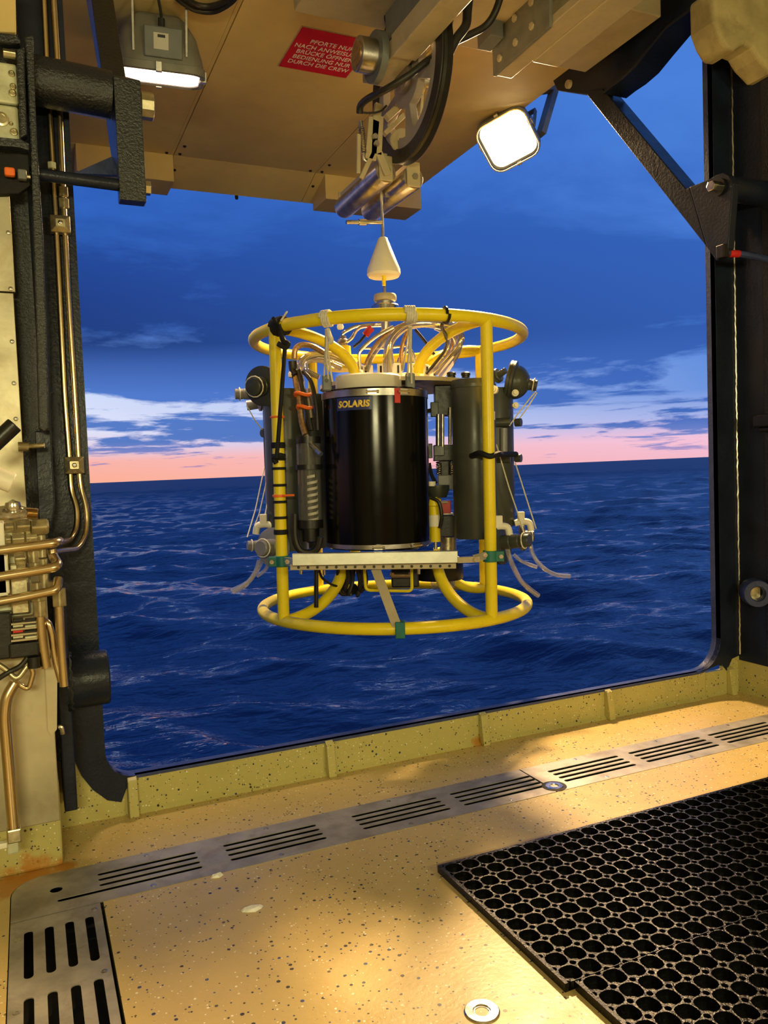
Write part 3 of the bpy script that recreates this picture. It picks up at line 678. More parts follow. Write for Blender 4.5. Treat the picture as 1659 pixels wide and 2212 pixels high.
b = B(); hexa(b, (XG+0.112, 3.70, p.z), (XG+0.138, 3.70, p.z), 0.032); obj('rod_nut', b, 'steel_bright', hl, smooth=0, bev=0.003)
b = B(); prism(b, [ay(160, 374, 3.86), ay(246, 336, 3.86), ay(258, 342, 3.86), ay(258, 378, 3.86)], (0, 0.03, 0)); obj('gusset', b, 'navy_blue', hl, smooth=0)

# ------------------------------------------------------------------ telescopic boom with sheave
ZB = 4.0
bx0, bx1 = 2.08, 2.235
ysl = az(851, 124, ZB).y; yin = az(804, 186, ZB).y
boom = thing('telescopic_boom', ((bx0+bx1)/2, ysl, ZB), 'beige telescopic boom reaching outboard with the sheave at its tip', 'boom')
b = B(); bb(b, (bx0, 2.2, ZB), (bx1, ysl, ZB+0.125)); obj('outer_section', b, 'beige_steel', boom, smooth=0, bev=0.006)
b = B(); bb(b, (bx0+0.012, 2.2, ZB+0.125), (bx1-0.012, ysl+0.10, ZB+0.30)); obj('upper_strip', b, 'lamp_box', boom, smooth=0, bev=0.006)  # darker strip above the outer section
b = B(); bb(b, (bx0+0.010, ysl-0.3, ZB+0.012), (bx1-0.010, yin, ZB+0.115)); prism(b, [(bx0+0.010, yin, ZB+0.115), (bx0+0.010, yin, ZB+0.012), (bx0+0.010, yin+0.10, ZB+0.06), (bx0+0.010, yin+0.10, ZB+0.115)], (bx1-bx0-0.02, 0, 0)); obj('inner_section', b, 'beige_steel', boom, smooth=0, bev=0.005)
pk = ay(771, 116, 4.46); ka = Vector((pk.x, 4.46, pk.z))
b = B(); cyl(b, ka, (bx0, 4.46, ka.z), 0.098, n=36); obj('axle_cap', b, 'steel', boom, bev=0.006)
b = B(); lathe(b, [(0.07, 0), (0.07, -0.006), (0.03, -0.008), (0, -0.008)], 24, ka, (1, 0, 0)); obj('cap_face', b, 'copper', boom)
b = B(); cyl(b, (bx0-0.045, 4.46, ka.z), (bx0-0.002, 4.46, ka.z), 0.145, n=36); obj('axle_flange', b, 'lamp_box', boom)
# sheave
SX, SY, SZ, SR = 2.275, 4.46, 3.985, 0.485
shv = thing('cable_sheave', (SX, SY, SZ-SR), 'large grey cable sheave hanging at the boom tip with brown-edged rim', 'sheave')
b = B(); prof = [(SR-0.085, -0.032), (SR, -0.036), (SR+0.004, -0.030), (SR-0.02, -0.010), (SR-0.02, 0.010), (SR+0.004, 0.030), (SR, 0.036), (SR-0.085, 0.032), (SR-0.085, -0.032)]
lathe(b, prof, 72, (SX, SY, SZ), (1, 0, 0)); b.faces.ensure_lookup_table()
for f in [f for f in b.faces if len(f.verts) > 4]: b.faces.remove(f)
obj('rim', b, 'cable_rubber', shv)
def kidney(r0_, r1_, a0, a1, n=8): return [(r1_*cos(a0+(a1-a0)*k/n), r1_*sin(a0+(a1-a0)*k/n)) for k in range(n+1)]+[(r0_*cos(a1+(a0-a1)*k/n), r0_*sin(a1+(a0-a1)*k/n)) for k in range(n+1)]
Mx = Matrix(((0, 0, 1, 0), (1, 0, 0, 0), (0, 1, 0, 0), (0, 0, 0, 1)))       # local xy -> world YZ
me = plate2d('wheel_web', circ(0, 0, SR-0.055, 64), [kidney(0.17, 0.34, a+0.14, a+2*pi/5-0.14) for a in [k*2*pi/5-0.35 for k in range(5)]], 0.05, Matrix.Translation((SX, SY, SZ)) @ Mx, 0.004)
link_mesh('wheel_web', me, 'sheave_grey', shv)
b = B(); cyl(b, (SX-0.06, SY, SZ), (SX+0.08, SY, SZ), 0.09, n=28); cyl(b, (bx1, SY, SZ), (SX+0.12, SY, SZ), 0.045, n=20); obj('hub', b, 'steel', shv)
# cheek plate / guard frame behind and swing guide below
b = B(); prism(b, [(SX+0.075, SY-0.10, SZ+0.35), (SX+0.075, SY+0.12, SZ+0.35), (SX+0.075, SY+0.20, SZ-0.2), (SX+0.075, SY+0.02, SZ-0.2)], (0.02, 0, 0)); obj('cheek_plate', b, 'beige_steel', shv, smooth=0, bev=0.004)
YC = SY+SR-0.01; XC = SX                                                        # where the cable drops
sg = thing('cable_guide', (XC, YC, 3.4), 'spring-loaded cable guide with two polished rollers below the sheave', 'cable guide')
zA = 3.50
for k, (xr, y0, y1) in enumerate(((2.20, 4.70, 5.44), (2.365, 4.64, 5.34))):
    b = B(); z = 3.498 if k == 0 else 3.458; r = 0.074
    lathe(b, [(0.03, y0-0.01), (r*0.92, y0-0.01), (r, y0), (r, y1-0.03), (r*0.93, y1-0.008), (r*0.80, y1)], 36, (xr, 0, z), (0, 1, 0)); obj('roller', b, 'roller_steel', sg)
    b = B(); bb(b, (xr-0.052, y0-0.028, z-0.062), (xr+0.042, y0-0.012, z+0.095)); bk = obj('roller_bracket', b, 'beige_steel', sg, smooth=0, bev=0.006)
    b = B(); hexa(b, (xr, y0-0.028, z), (xr, y0-0.044, z), 0.02); obj('bracket_bolt', b, 'steel', bk, smooth=0)
    b = B(); bb(b, (xr-0.03, y1+0.002, z-0.05), (xr+0.03, y1+0.016, z+0.12)); bb(b, (xr-0.015, y0-0.01, z+0.085), (xr+0.015, y1+0.016, z+0.115)); obj('roller_yoke', b, 'beige_steel', sg, smooth=0, bev=0.003)
# swing arms with springs
def bar(bm, p, q, w, t, up=(1, 0, 0)):
    p, q = Vector(p), Vector(q); d = (q-p).normalized(); u = Vector(up); u = (u-d*u.dot(d)).normalized(); v = d.cross(u)
    R = Matrix((u, v, d)).transposed(); box(bm, (p+q)/2, (t, w, (q-p).length), R)
g1 = lambda x, y, Y=4.66: ay(x, y, Y)
for (a, c, w, t, nm) in (((818, 225), (812, 262), 0.05, 0.03, 'swing_arm'), ((808, 255), (800, 345), 0.075, 0.02, 'side_plate'), ((816, 250), (812, 335), 0.075, 0.02, 'side_plate'), ((818, 330), (838, 378), 0.05, 0.02, 'swing_arm'), ((806, 330), (780, 385), 0.03, 0.02, 'swing_arm'), ((775, 290), (774, 375), 0.025, 0.018, 'swing_arm'), ((835, 255), (905, 190), 0.045, 0.05, 'swing_arm'), ((830, 290), (872, 250), 0.03, 0.04, 'swing_arm')):
    b = B(); bar(b, g1(*a), g1(*c), w, t, (0, 1, 0)); obj(nm, b, 'beige_steel', sg, smooth=0, bev=0.004)
for (x, y) in ((809, 296), (812, 311)):
    p = g1(x, y, 4.64); b = B(); cyl(b, p, p-Vector((0, 0.02, 0)), 0.017, n=16); obj('pivot_pin', b, 'steel', sg)
def spring(parent, p, q, R, r, turns, m):
    p, q = Vector(p), Vector(q); x, y, d = frame(q-p); L_ = (q-p).length; b = B(); n = turns*10
    tube(b, [p+d*L_*i/n+(x*cos(2*pi*i/10)+y*sin(2*pi*i/10))*R for i in range(n+1)], r, 5); return obj('spring', b, m, parent)
spring(sg, g1(781, 275), g1(786, 330), 0.016, 0.0042, 16, 'steel')
spring(sg, g1(884, 296, 4.72), g1(881, 316, 4.72), 0.022, 0.004, 8, 'steel_bright')
b = B(); tube(b, [g1(786, 330), g1(787, 345), g1(793, 350), g1(790, 358)], 0.009, 8, 4); obj('spring_hook', b, 'steel', sg); b = B(); cyl(b, g1(779, 262), g1(781, 276), 0.012, n=10); obj('spring_end', b, 'steel', sg)
p = g1(866, 301, 4.60); b = B(); lathe(b, [(0.07, 0.03), (0.07, 0.0), (0.062, -0.006), (0.02, -0.006), (0.02, -0.022), (0, -0.022)], 24, p, (0.6, 1, 0)); obj('guide_hub', b, 'beige_steel', sg)
# cross pin below the rollers
p, q = ay(748, 480, YC-0.03), ay(825, 480, YC-0.03); b = B(); cyl(b, p, q, 0.0135, n=14); cyl(b, ay(775, 480, YC-0.03), ay(790, 480.5, YC-0.03), 0.021, n=14); tp = obj('stop_pin', b, 'steel_bright', sg)
# hydraulic hose over the boom tip
hpts = [(1090, -40, 4.0), (1072, 20, 4.05), (1050, 55, 4.1), (1015, 75, 4.12), (975, 95, 4.14), (925, 130, 4.16), (880, 165, 4.2), (830, 195, 4.3), (795, 213, 4.45), (779, 228, 4.55), (777, 245, 4.58)]
b = B(); tube(b, [ay(x, y, Y) for x, y, Y in hpts], 0.021, 12, 6); tag(obj('hydraulic_hose', b, 'cable_rubber'), 'thick black hose draped across the boom tip down to the cable guide', 'hose')
b = B(); tube(b, [ay(x, y, Y) for x, y, Y in ((1016, -30, 4.0), (1010, 20, 4.0), (1006, 55, 4.0), (985, 85, 4.0), (968, 120, 4.02))], 0.026, 12, 6); tag(obj('hydraulic_hose', b, 'cable_rubber'), 'short black hose hanging beside the sheave rim at the top edge', 'hose')
b = B(); tube(b, [ay(x, y, Y) for x, y, Y in ((780, 243, 4.6), (800, 244, 4.6), (822, 240, 4.6), (835, 228, 4.6))], 0.006, 8, 5); tag(obj('thin_hose', b, 'cable_rubber'), 'thin dark line looped across the cable guide top', 'hose')
b = B(); tube(b, [ay(x, y, 4.1) for x, y in ((985, 0), (972, 60), (958, 110))], 0.012, 8, 5); tag(obj('copper_line', b, 'copper'), 'reddish brown line running down to the sheave rim', 'hose')
# lifting cable
b = B(); tube(b, [(XC, SY-1.6, SZ+SR-0.012)]+[(XC, SY+(SR-0.012)*cos(a), SZ+(SR-0.012)*sin(a)) for a in [pi/2-pi/2*k/12 for k in range(13)]]+[(XC, YC, 3.2), tuple(fw(826.5, 560, 5.36)), tuple(fw(831, 640, 5.36))], 0.0105, 10); cable = obj('lifting_cable', b, 'steel'); tag(cable, 'grey steel lifting cable dropping from the sheave to the white cone', 'cable')

# ------------------------------------------------------------------ fixed guide beam right of the boom
gb = thing('guide_beam', (3.16, 4.2, 4.2), 'broad beige guide beam with bolted cheek plate, right of the sheave', 'beam')
b = B(); bb(b, (3.14, 2.2, 4.2), (3.34, 4.40, 4.52)); obj('beam_body', b, 'beige_steel', gb, smooth=0, bev=0.006)
b = B(); bb(b, (3.0, 2.2, 4.205), (3.14, 4.643, 4.26)); obj('lower_flange', b, 'beige_steel', gb, smooth=0, bev=0.006)
pp = [(1061, 43), (1065, 165), (1187, 57), (1188, -60), (1050, -60)]
b = B(); prism(b, [ax(x, y, 2.978) for x, y in pp], (0.022, 0, 0)); obj('cheek_plate', b, 'lamp_body', gb, smooth=0, bev=0.003)
for x, y in ((1113, 40), (1149, 5), (1150, 57), (1115, 92), (1081, 126)):
    p = ax(x, y, 2.978); b = B(); hexa(b, p, p-Vector((0.014, 0, 0)), 0.024); obj('bolt', b, 'beige_steel', gb, smooth=0, bev=0.002)
b = B(); prism(b, [ax(x, y, 2.86) for x, y in ((1028, 16), (1032, 106), (1059, 75), (1058, 20))], (0.10, 0, 0)); obj('stop_plate', b, 'lamp_box', gb, smooth=0, bev=0.003)
# canvas-like cover at the upper right corner
pc = [(1542, -30), (1544, 44), (1556, 78), (1572, 104), (1590, 108), (1602, 98), (1612, 95), (1626, 101), (1640, 125), (1668, 155), (1740, 160), (1740, -30)]
b = B(); prism(b, [ay(x, y, 3.58) for x, y in pc], (0, 0.2, 0)); o = obj('insulation_cover', b, 'cover_canvas', smooth=0, bev=0.03, seg=4); tag(o, 'bulky tan cover wrapped over the top of the right jamb', 'cover')
# hollow boss on the right jamb
p = ax(1632, 1280, 4.33); b = B()
me = None
lathe(b, [(0.045, 0.06), (0.045, -0.05), (0.05, -0.06), (0.085, -0.06), (0.09, -0.05), (0.09, 0.06)], 32, p, (0.55, 0.83, 0)); b.faces.ensure_lookup_table()
for f in [f for f in b.faces if len(f.verts) > 4]: b.faces.remove(f)
o = obj('pipe_boss', b, 'navy_blue'); tag(o, 'dark blue hollow pipe boss low on the right jamb', 'boss')
b = B(); d_ = Vector((0.55, 0.83, 0)).normalized(); cyl(b, p+d_*0.02, p+d_*0.03, 0.045, n=20); obj('bore', b, 'zinc', o)
p = ax(1650, 912, 4.34); b = B(); bb(b, p-Vector((0.05, 0.09, 0.03)), p+Vector((0.03, 0.05, 0.05))); bb(b, p+Vector((-0.02, -0.06, -0.06)), p+Vector((0.03, 0.03, -0.03))); tag(obj('door_stop', b, 'black', smooth=0, bev=0.01), 'small black stop block on the right jamb at horizon height', 'stop')

# ------------------------------------------------------------------ flood lamps
def rrect(w, h, r, n=5):
    out = []
    for cx, cy, a in ((w/2-r, h/2-r, 0), (-w/2+r, h/2-r, pi/2), (-w/2+r, -h/2+r, pi), (w/2-r, -h/2+r, 3*pi/2)):
        out += [(cx+r*cos(a+pi/2*k/n), cy+r*sin(a+pi/2*k/n)) for k in range(n+1)]
    return out
def loft(bm, rings, cap0=True, cap1=True):
    vs = [[bm.verts.new(p) for p in r] for r in rings]; n = len(vs[0])
    for a, c in zip(vs, vs[1:]):
        for k in range(n): bm.faces.new((a[k], a[(k+1) % n], c[(k+1) % n], c[k]))
    if cap0: bm.faces.new(vs[0][::-1])
    if cap1: bm.faces.new(vs[-1])
def flood(name, loc, xdir, normal, label, lens, power, col, w, h, depth, gear, kind, spread=92):
    global CUR
    z = Vector(normal).normalized(); x = Vector(xdir); x = (x-z*x.dot(z)).normalized(); y = z.cross(x)
    M = Matrix(((x.x, y.x, z.x, loc[0]), (x.y, y.y, z.y, loc[1]), (x.z, y.z, z.z, loc[2]), (0, 0, 0, 1)))
    old = CUR; CUR = M
    t = thing(name, (0, 0, 0), label, 'lamp', 'halogen flood lamps')
    R = lambda s, zz, sy=None: [(p[0]*s, p[1]*(sy or s), zz) for p in rrect(w, h, min(w, h)*0.22)]
    b = B(); loft(b, [R(1.02, -0.02), R(1.02, -0.05), R(0.98, -0.10), R(0.86, -depth*0.62), R(0.62, -depth*0.92), R(0.5, -depth)], cap0=False); obj('housing', b, 'lamp_body', t, smooth=50)
    b = B(); loft(b, [R(0.94, -0.022), R(0.94, 0.012), R(1.0, 0.022), R(1.06, 0.015), R(1.06, -0.03), R(1.0, -0.035)], False, False); obj('rim', b, 'lamp_body', t, smooth=50)
    b = B(); loft(b, [R(0.945, -0.01), R(0.945, 0.002), R(0.90, 0.008)], False, True); obj('lens', b, lens, t, smooth=50)
    for sx in (-1, 1):
        b = B(); bb(b, (sx*w*0.50-0.014, h*0.10-0.02, -0.04), (sx*w*0.50+0.030*sx, h*0.10+0.03, 0.026)); obj('clip', b, 'steel', t, smooth=0, bev=0.003)
    b = B(); bb(b, (-0.02, -h*0.53-0.02, -0.03), (0.02, -h*0.50, 0.03)); bb(b, (-0.02, h*0.50, -0.03), (0.02, h*0.53+0.02, 0.03)); obj('clip', b, 'steel', t, smooth=0, bev=0.003)
    if kind == 'guard':
        b = B(); g = [(p[0]*1.0, p[1]*1.0, 0.05) for p in rrect(w*1.03, h*1.03, min(w, h)*0.24)]; tube(b, g, 0.008, 6, 0, True); obj('wire_guard', b, 'steel_bright', t)
    gear(t, w, h, depth)
    l = bpy.data.lights.new(name+'_light', 'AREA'); l.shape = 'RECTANGLE'; l.size = w*0.8; l.size_y = h*0.8; l.energy = power; l.color = col; l.spread = radians(spread)
    lo = bpy.data.objects.new(name+'_light', l); COL.objects.link(lo); lo.parent = t; lo.matrix_basis = Matrix.Translation((0, 0, 0.016)) @ Matrix.Rotation(pi, 4, 'X')
    CUR = old
    return t
def gear_out(t, w, h, depth):
    b = B(); bb(b, (-w*0.56, -0.02, -0.30), (-w*0.53, 0.02, 0.0)); bb(b, (w*0.53, -0.02, -0.30), (w*0.56, 0.02, 0.0)); bb(b, (-w*0.56, -0.02, -0.32), (w*0.56, 0.02, -0.30)); obj('bracket', b, 'lamp_body', t, smooth=0, bev=0.004)
    b = B(); bb(b, (-w*0.36, h*0.50, -0.24), (-w*0.02, h*0.72, -0.10)); obj('terminal_box', b, 'beige_steel', t, smooth=0, bev=0.012)
    b = B(); bb(b, (-0.02, -0.03, -0.46), (0.03, 0.03, -0.30)); obj('mount', b, 'navy', t, smooth=0)
fl_loc = fw(1098, 300, 7.0); fl_n = Vector((1.1, 2.5, 0.0))-fl_loc
xd = (cr*cos(radians(41))+cu*sin(radians(41)))
flood('flood_lamp', fl_loc, xd, fl_n, 'glaring square flood lamp hung under the right hinge arm', 'flood_lens', 215, (1.0, 0.66, 0.31), 0.45, 0.43, 0.30, gear_out, 'guard')
t_ = [o for o in bpy.data.objects if o.name == 'flood_lamp'][0]
for (x0, y0, x1, y1) in ((1196, 196, 1168, 292), (1092, 196, 1070, 236), (1205, 190, 1085, 205)):
    b = B(); bar(b, fw(x0, y0, 7.15), fw(x1, y1, 7.05), 0.05, 0.10, (0, 1, 0)); obj('hanger', b, 'lamp_body', t_, smooth=0, bev=0.004)
def gear_in(t, w, h, depth):
    # gear box on the back with its rating label, U bracket up to the gate, cable gland
    b = B(); bb(b, (-0.09, h*0.30, -0.235), (0.15, h*0.56, -0.055)); gbx = obj('gear_box', b, 'lamp_box', t, smooth=0, bev=0.008)
    b = B(); bb(b, (-0.03, h*0.56, -0.195), (0.062, h*0.56+0.003, -0.10)); obj('rating_label', b, 'paper', gbx, smooth=0)
    b = B(); bb(b, (-0.005, h*0.56+0.003, -0.185), (0.042, h*0.56+0.005, -0.168)); obj('label_print', b, 'black', gbx, smooth=0)
    for x in (-0.155, 0.175):
        b = B(); bb(b, (x-0.008, h*0.44, -0.42), (x+0.008, h*0.52, -0.08)); obj('bracket', b, 'steel', t, smooth=0, bev=0.002)
    b = B(); bb(b, (-0.165, h*0.25, -0.47), (0.185, h*0.50, -0.415)); obj('bracket', b, 'lamp_box', t, smooth=0, bev=0.003)
    b = B(); cyl(b, (0.02, h*0.46, -0.235), (0.02, h*0.46, -0.29), 0.022, n=10); tube(b, [(0.02, h*0.46, -0.28), (0.015, h*0.46, -0.34), (0.0, h*0.54, -0.42), (0.0, h*0.5, -0.60)], 0.009, 8, 4); obj('cable_gland', b, 'cable_rubber', t)
ll = fw(343, 163, 5.35); th_ = radians(13)
flood('flood_lamp', ll, (cos(radians(-9)), sin(radians(-9)), 0.0), (0.0, sin(th_), -cos(th_)), 'grey flood lamp with gear box seen from behind, upper left, shining down', 'lamp_lens', 60, (1.0, 0.72, 0.45), 0.56, 0.42, 0.34, gear_in, 'none')
# cables under the gate at the top edge
for k, pts in enumerate((((375, -12), (395, 6), (425, 22), (465, 24), (500, 4), (512, -12)), ((395, -12), (420, 8), (450, 14), (485, 4), (505, -14)))):
    b = B(); tube(b, [az(x, y, ZP-0.05) for x, y in pts], 0.018, 10, 6); tag(obj('power_cable', b, 'cable_rubber'), ('lower' if k == 0 else 'upper')+' of two black cables sagging under the gate at the top edge', 'cable', 'cables under the gate')
# ------------------------------------------------------------------ the water-sampler rosette hanging outboard on its cable
tilt_ = radians(0.7)
MR = Matrix.Translation((2.2415, 4.865, 1.6)) @ Matrix.Rotation(-YAW, 4, 'Z') @ Matrix.Rotation(tilt_, 4, 'Y') @ Matrix.Translation((0, 0, -1.6))
MRi = MR.inverted(); camL = MRi @ CAM
def L(px, py, ly):
    d = MRi.to_3x3() @ ray(px, py); return camL+d*((ly-camL.y)/d.y)
CUR = MR
RR, RT = 0.884, 0.0365; ZT, ZBt = 2.462, 0.700
PA = [radians(a) for a in (-50.2, -140.4, 39.6, 129.8)]
ros = thing('rosette_frame', (0, 0, ZBt), 'yellow tubular steel rosette frame with two rings hanging over the sea', 'frame')
for z, nm in ((ZT, 'top_ring'), (ZBt, 'bottom_ring')):
    b = B(); tube(b, torus_pts(RR, z, 96), RT, 14, 0, True); obj(nm, b, 'yellow', ros, smooth=60)
for a in PA:
    x, y = RR*cos(a), RR*sin(a); b = B(); cyl(b, (x, y, ZBt), (x, y, ZT), RT*0.98, n=20); obj('post', b, 'yellow', ros, smooth=60)
    d = Vector((cos(a), sin(a), 0))
    for top in (True, False):
        ri = 0.29 if top else 0.42; z0 = ZT if top else ZBt; dz = -0.25 if top else 0.34; n = 16
        P_ = [d*(RR-(RR-ri)*sin(pi/2*k/n))+Vector((0, 0, z0+dz*(1-cos(pi/2*k/n)))) for k in range(n+1)]
        b = B(); tube(b, P_, RT*(0.92 if top else 1.0), 14); obj('curved_strut', b, 'yellow', ros, smooth=60)
# upper deck plate and carousel
b = B(); lathe(b, [(0.0, 2.150), (0.52, 2.150), (0.52, 2.175), (0.0, 2.175)], 48, (0.05, 0.10, 0)); obj('deck_plate', b, 'beige_steel', ros)
b = B(); lathe(b, [(0.12, 1.05), (0.12, 2.16)], 20, (0.06, 0.16, 0)); obj('centre_column', b, 'black', ros)
b = B(); lathe(b, [(0.0, 0.985), (0.45, 0.985), (0.45, 1.0), (0.0, 1.0)], 36, (0.0, 0.0, 0)); obj('lower_plate', b, 'aluminium', ros)
def cbar(p, q, h, dep, m, nm, **kw):
    p, q = Vector(p), Vector(q); b = B(); d = (q-p).normalized(); up = Vector((0, 0, 1)); up = (up-d*up.dot(d)).normalized(); v = d.cross(up)
    R = Matrix((d, v, up)).transposed(); box(b, (p+q)/2, ((q-p).length, dep, h), R); return obj(nm, b, m, ros, smooth=0, bev=0.003)
yb = -0.83
cb0, cb1 = L(632, 1208.5, yb), L(988, 1202, yb); cbar(cb0, cb1, 0.068, 0.05, 'aluminium', 'cross_bar')
p0, p1 = L(627, 1225.5, yb+0.05), L(985, 1222, yb+0.05); pb = cbar(p0, p1, 0.032, 0.02, 'beige_steel', 'perforated_bar')
for k in range(17):
    p = p0.lerp(p1, (k+0.9)/17.6)+Vector((0, -0.0105, 0)); b = B(); cyl(b, p, p-Vector((0, 0.002, 0)), 0.0085, n=10); obj('hole', b, 'black', pb)  # black discs: the dark inside of each hole put in as colour
cbar(L(988, 1210, yb+0.03), L(1036, 1208, yb+0.05), 0.034, 0.02, 'beige_steel', 'arm_plate')
cbar(L(1022, 1207, yb+0.06), L(1052, 1199, -0.70), 0.045, 0.012, 'aluminium', 'arm_plate')
cbar(L(637, 1215, yb+0.06), L(615, 1212, -0.60), 0.05, 0.012, 'aluminium', 'arm_plate')
for px, py in ((621, 1213), (1028, 1208.5), (1048, 1199)):
    p = L(px, py, yb+0.03); b = B(); hexa(b, p, p-Vector((0, 0.012, 0)), 0.014); obj('bolt', b, 'steel_bright', ros, smooth=0)
for a, py, sgn in ((PA[1], 1212, -1), (PA[0], 1201, 1)):
    x, y = RR*cos(a), RR*sin(a); z = L(605 if sgn < 0 else 1063, py, y).z
    b = B(); cyl(b, (x, y, z-0.033), (x, y, z+0.033), RT*1.25, n=20); bb(b, (x-0.005 if sgn > 0 else x-0.075, y-0.035, z-0.03), (x+0.075 if sgn > 0 else x+0.005, y-0.012, z+0.03)); cl = obj('post_clamp', b, 'teal', ros, bev=0.003)
    b = B(); hexa(b, (x+0.055*sgn, y-0.036, z), (x+0.055*sgn, y-0.048, z), 0.014); obj('clamp_bolt', b, 'steel_bright', cl, smooth=0)
# slanting brace to the bottom ring and its clamp
p, q = L(811, 1228, -0.74), L(857, 1352, -RR-0.03); b = B(); d = (q-p).normalized(); v = Vector((0, 1, 0)); v = (v-d*v.dot(d)).normalized(); u = d.cross(v)
R = Matrix((u, v, d)).transposed(); box(b, (p+q)/2, (0.055, 0.008, (q-p).length), R); obj('brace', b, 'beige_steel', ros, smooth=0, bev=0.003)
b = B(); p = L(864, 1356, -RR); bb(b, (p.x-0.028, p.y-0.05, ZBt-0.048), (p.x+0.028, p.y+0.04, ZBt+0.045)); obj('ring_clamp', b, 'teal', ros, smooth=0, bev=0.006)
b = B(); cyl(b, L(683, 1225, -0.62), L(683, 1312, -0.62), 0.014, n=10); obj('feeler_rod', b, 'black', ros)

# black instrument drum with lettering
dx0, dx1 = L(808, 842, -0.40), L(819, 1188, -0.40); DXc = (dx0.x+dx1.x)/2; DR = 0.325; DY = -0.40
zt_, zb_ = L(808, 834, DY-DR).z, L(819, 1190, DY-DR).z
drum = thing('instrument_drum', (DXc, DY, zb_), 'black cylindrical instrument drum with SOLARIS label inside the yellow frame', 'instrument')
b = B(); lathe(b, [(0, zb_), (DR-0.01, zb_), (DR, zb_+0.012), (DR, zt_-0.01), (DR-0.012, zt_), (0, zt_)], 64, (DXc, DY, 0)); obj('drum_body', b, 'black_gloss', drum)
for z0, z1 in ((zt_-0.052, zt_-0.012), (zb_+0.008, zb_+0.034)):
    b = B(); lathe(b, [(DR+0.0005, z0), (DR+0.004, z0), (DR+0.004, z1), (DR+0.0005, z1)], 64, (DXc, DY, 0)); cb = obj('clamp_band', b, 'steel', drum)
    for aa in ((-92, -60) if z0 > 1.5 else (-90, -48)):
        a = radians(aa); c = Vector((DXc+(DR+0.012)*cos(a), DY+(DR+0.012)*sin(a), (z0+z1)/2)); b = B()
        R = Matrix.Rotation(a+pi/2, 3, 'Z'); box(b, c, (0.05, 0.02, 0.030), R); cyl(b, c+R @ Vector((-0.035, -0.006, 0)), c+R @ Vector((0.04, -0.006, 0)), 0.008, n=8); obj('band_lock', b, 'steel_bright', cb, smooth=30)
def wrap_drum(me, z, a_c, rad):
    for v in me.vertices:
        a = a_c+v.co.x/rad; v.co = Vector((DXc+(rad+v.co.z)*cos(a), DY+(rad+v.co.z)*sin(a), z+v.co.y))
    me.transform(CUR); return me
lz = L(762, 871, DY-DR).z; la = math.asin(max(-1, min(1, (L(762, 871, DY-DR*0.98).x-DXc)/DR)))-pi/2
b = B()
lw, lhh = 0.228, 0.075; nn = 14; vv = [[b.verts.new((-lw/2+lw*k/nn, s*lhh/2, 0.0015)) for k in range(nn+1)] for s in (-1, 1)]
for k in range(nn): b.faces.new((vv[0][k], vv[0][k+1], vv[1][k+1], vv[1][k]))
me = bpy.data.meshes.new('label_plate'); b.to_mesh(me); b.free(); wrap_drum(me, lz, la, DR); lab = link_mesh('label_plate', me, 'label_blue', drum)
me = text_mesh('lettering', 'SOLARIS', 0.052, Matrix.Translation((-0.0, -0.019, 0.0)), 0.0, 'CENTER', 1.02, 1.0, 0.0026, 0.12)
xs = [v.co.x for v in me.vertices]; cx = (min(xs)+max(xs))/2; sc = 0.205/(max(xs)-min(xs))
for v in me.vertices: v.co.x = (v.co.x-cx)*sc; v.co.z = 0.0026
wrap_drum(me, lz, la, DR); o = link_mesh('lettering', me, 'label_yellow', lab); sol = o.modifiers.new('thick', 'SOLIDIFY'); sol.thickness = 0.0008
b = B(); a = radians(-66); box(b, (DXc+(DR+0.003)*cos(a), DY+(DR+0.003)*sin(a), zt_-0.055), (0.036, 0.006, 0.085), Matrix.Rotation(a+pi/2, 3, 'Z')); obj('red_tape', b, 'red_tape', drum, smooth=0)
# white lid block on the drum
b = B(); lc = L(795, 820, DY-0.10); lathe(b, [(0, zt_+0.002), (0.20, zt_+0.002), (0.205, zt_+0.01), (0.205, zt_+0.088), (0.19, zt_+0.098), (0, zt_+0.098)], 48, (lc.x, DY+0.02, 0)); obj('lid', b, 'white_plastic', drum)
for px in (706, 886):
    p = L(px, 822, DY-0.20); b = B(); bb(b, (p.x-0.028, p.y-0.02, zt_-0.01), (p.x+0.028, p.y+0.03, zt_+0.085)); br = obj('lug', b, 'lamp_box', drum, smooth=0, bev=0.01)
    b = B(); cyl(b, (p.x, p.y-0.021, zt_+0.05), (p.x, p.y-0.024, zt_+0.05), 0.012, n=14); obj('lug_hole_disc', b, 'black', br)  # black disc painting the dark of the lug's opening

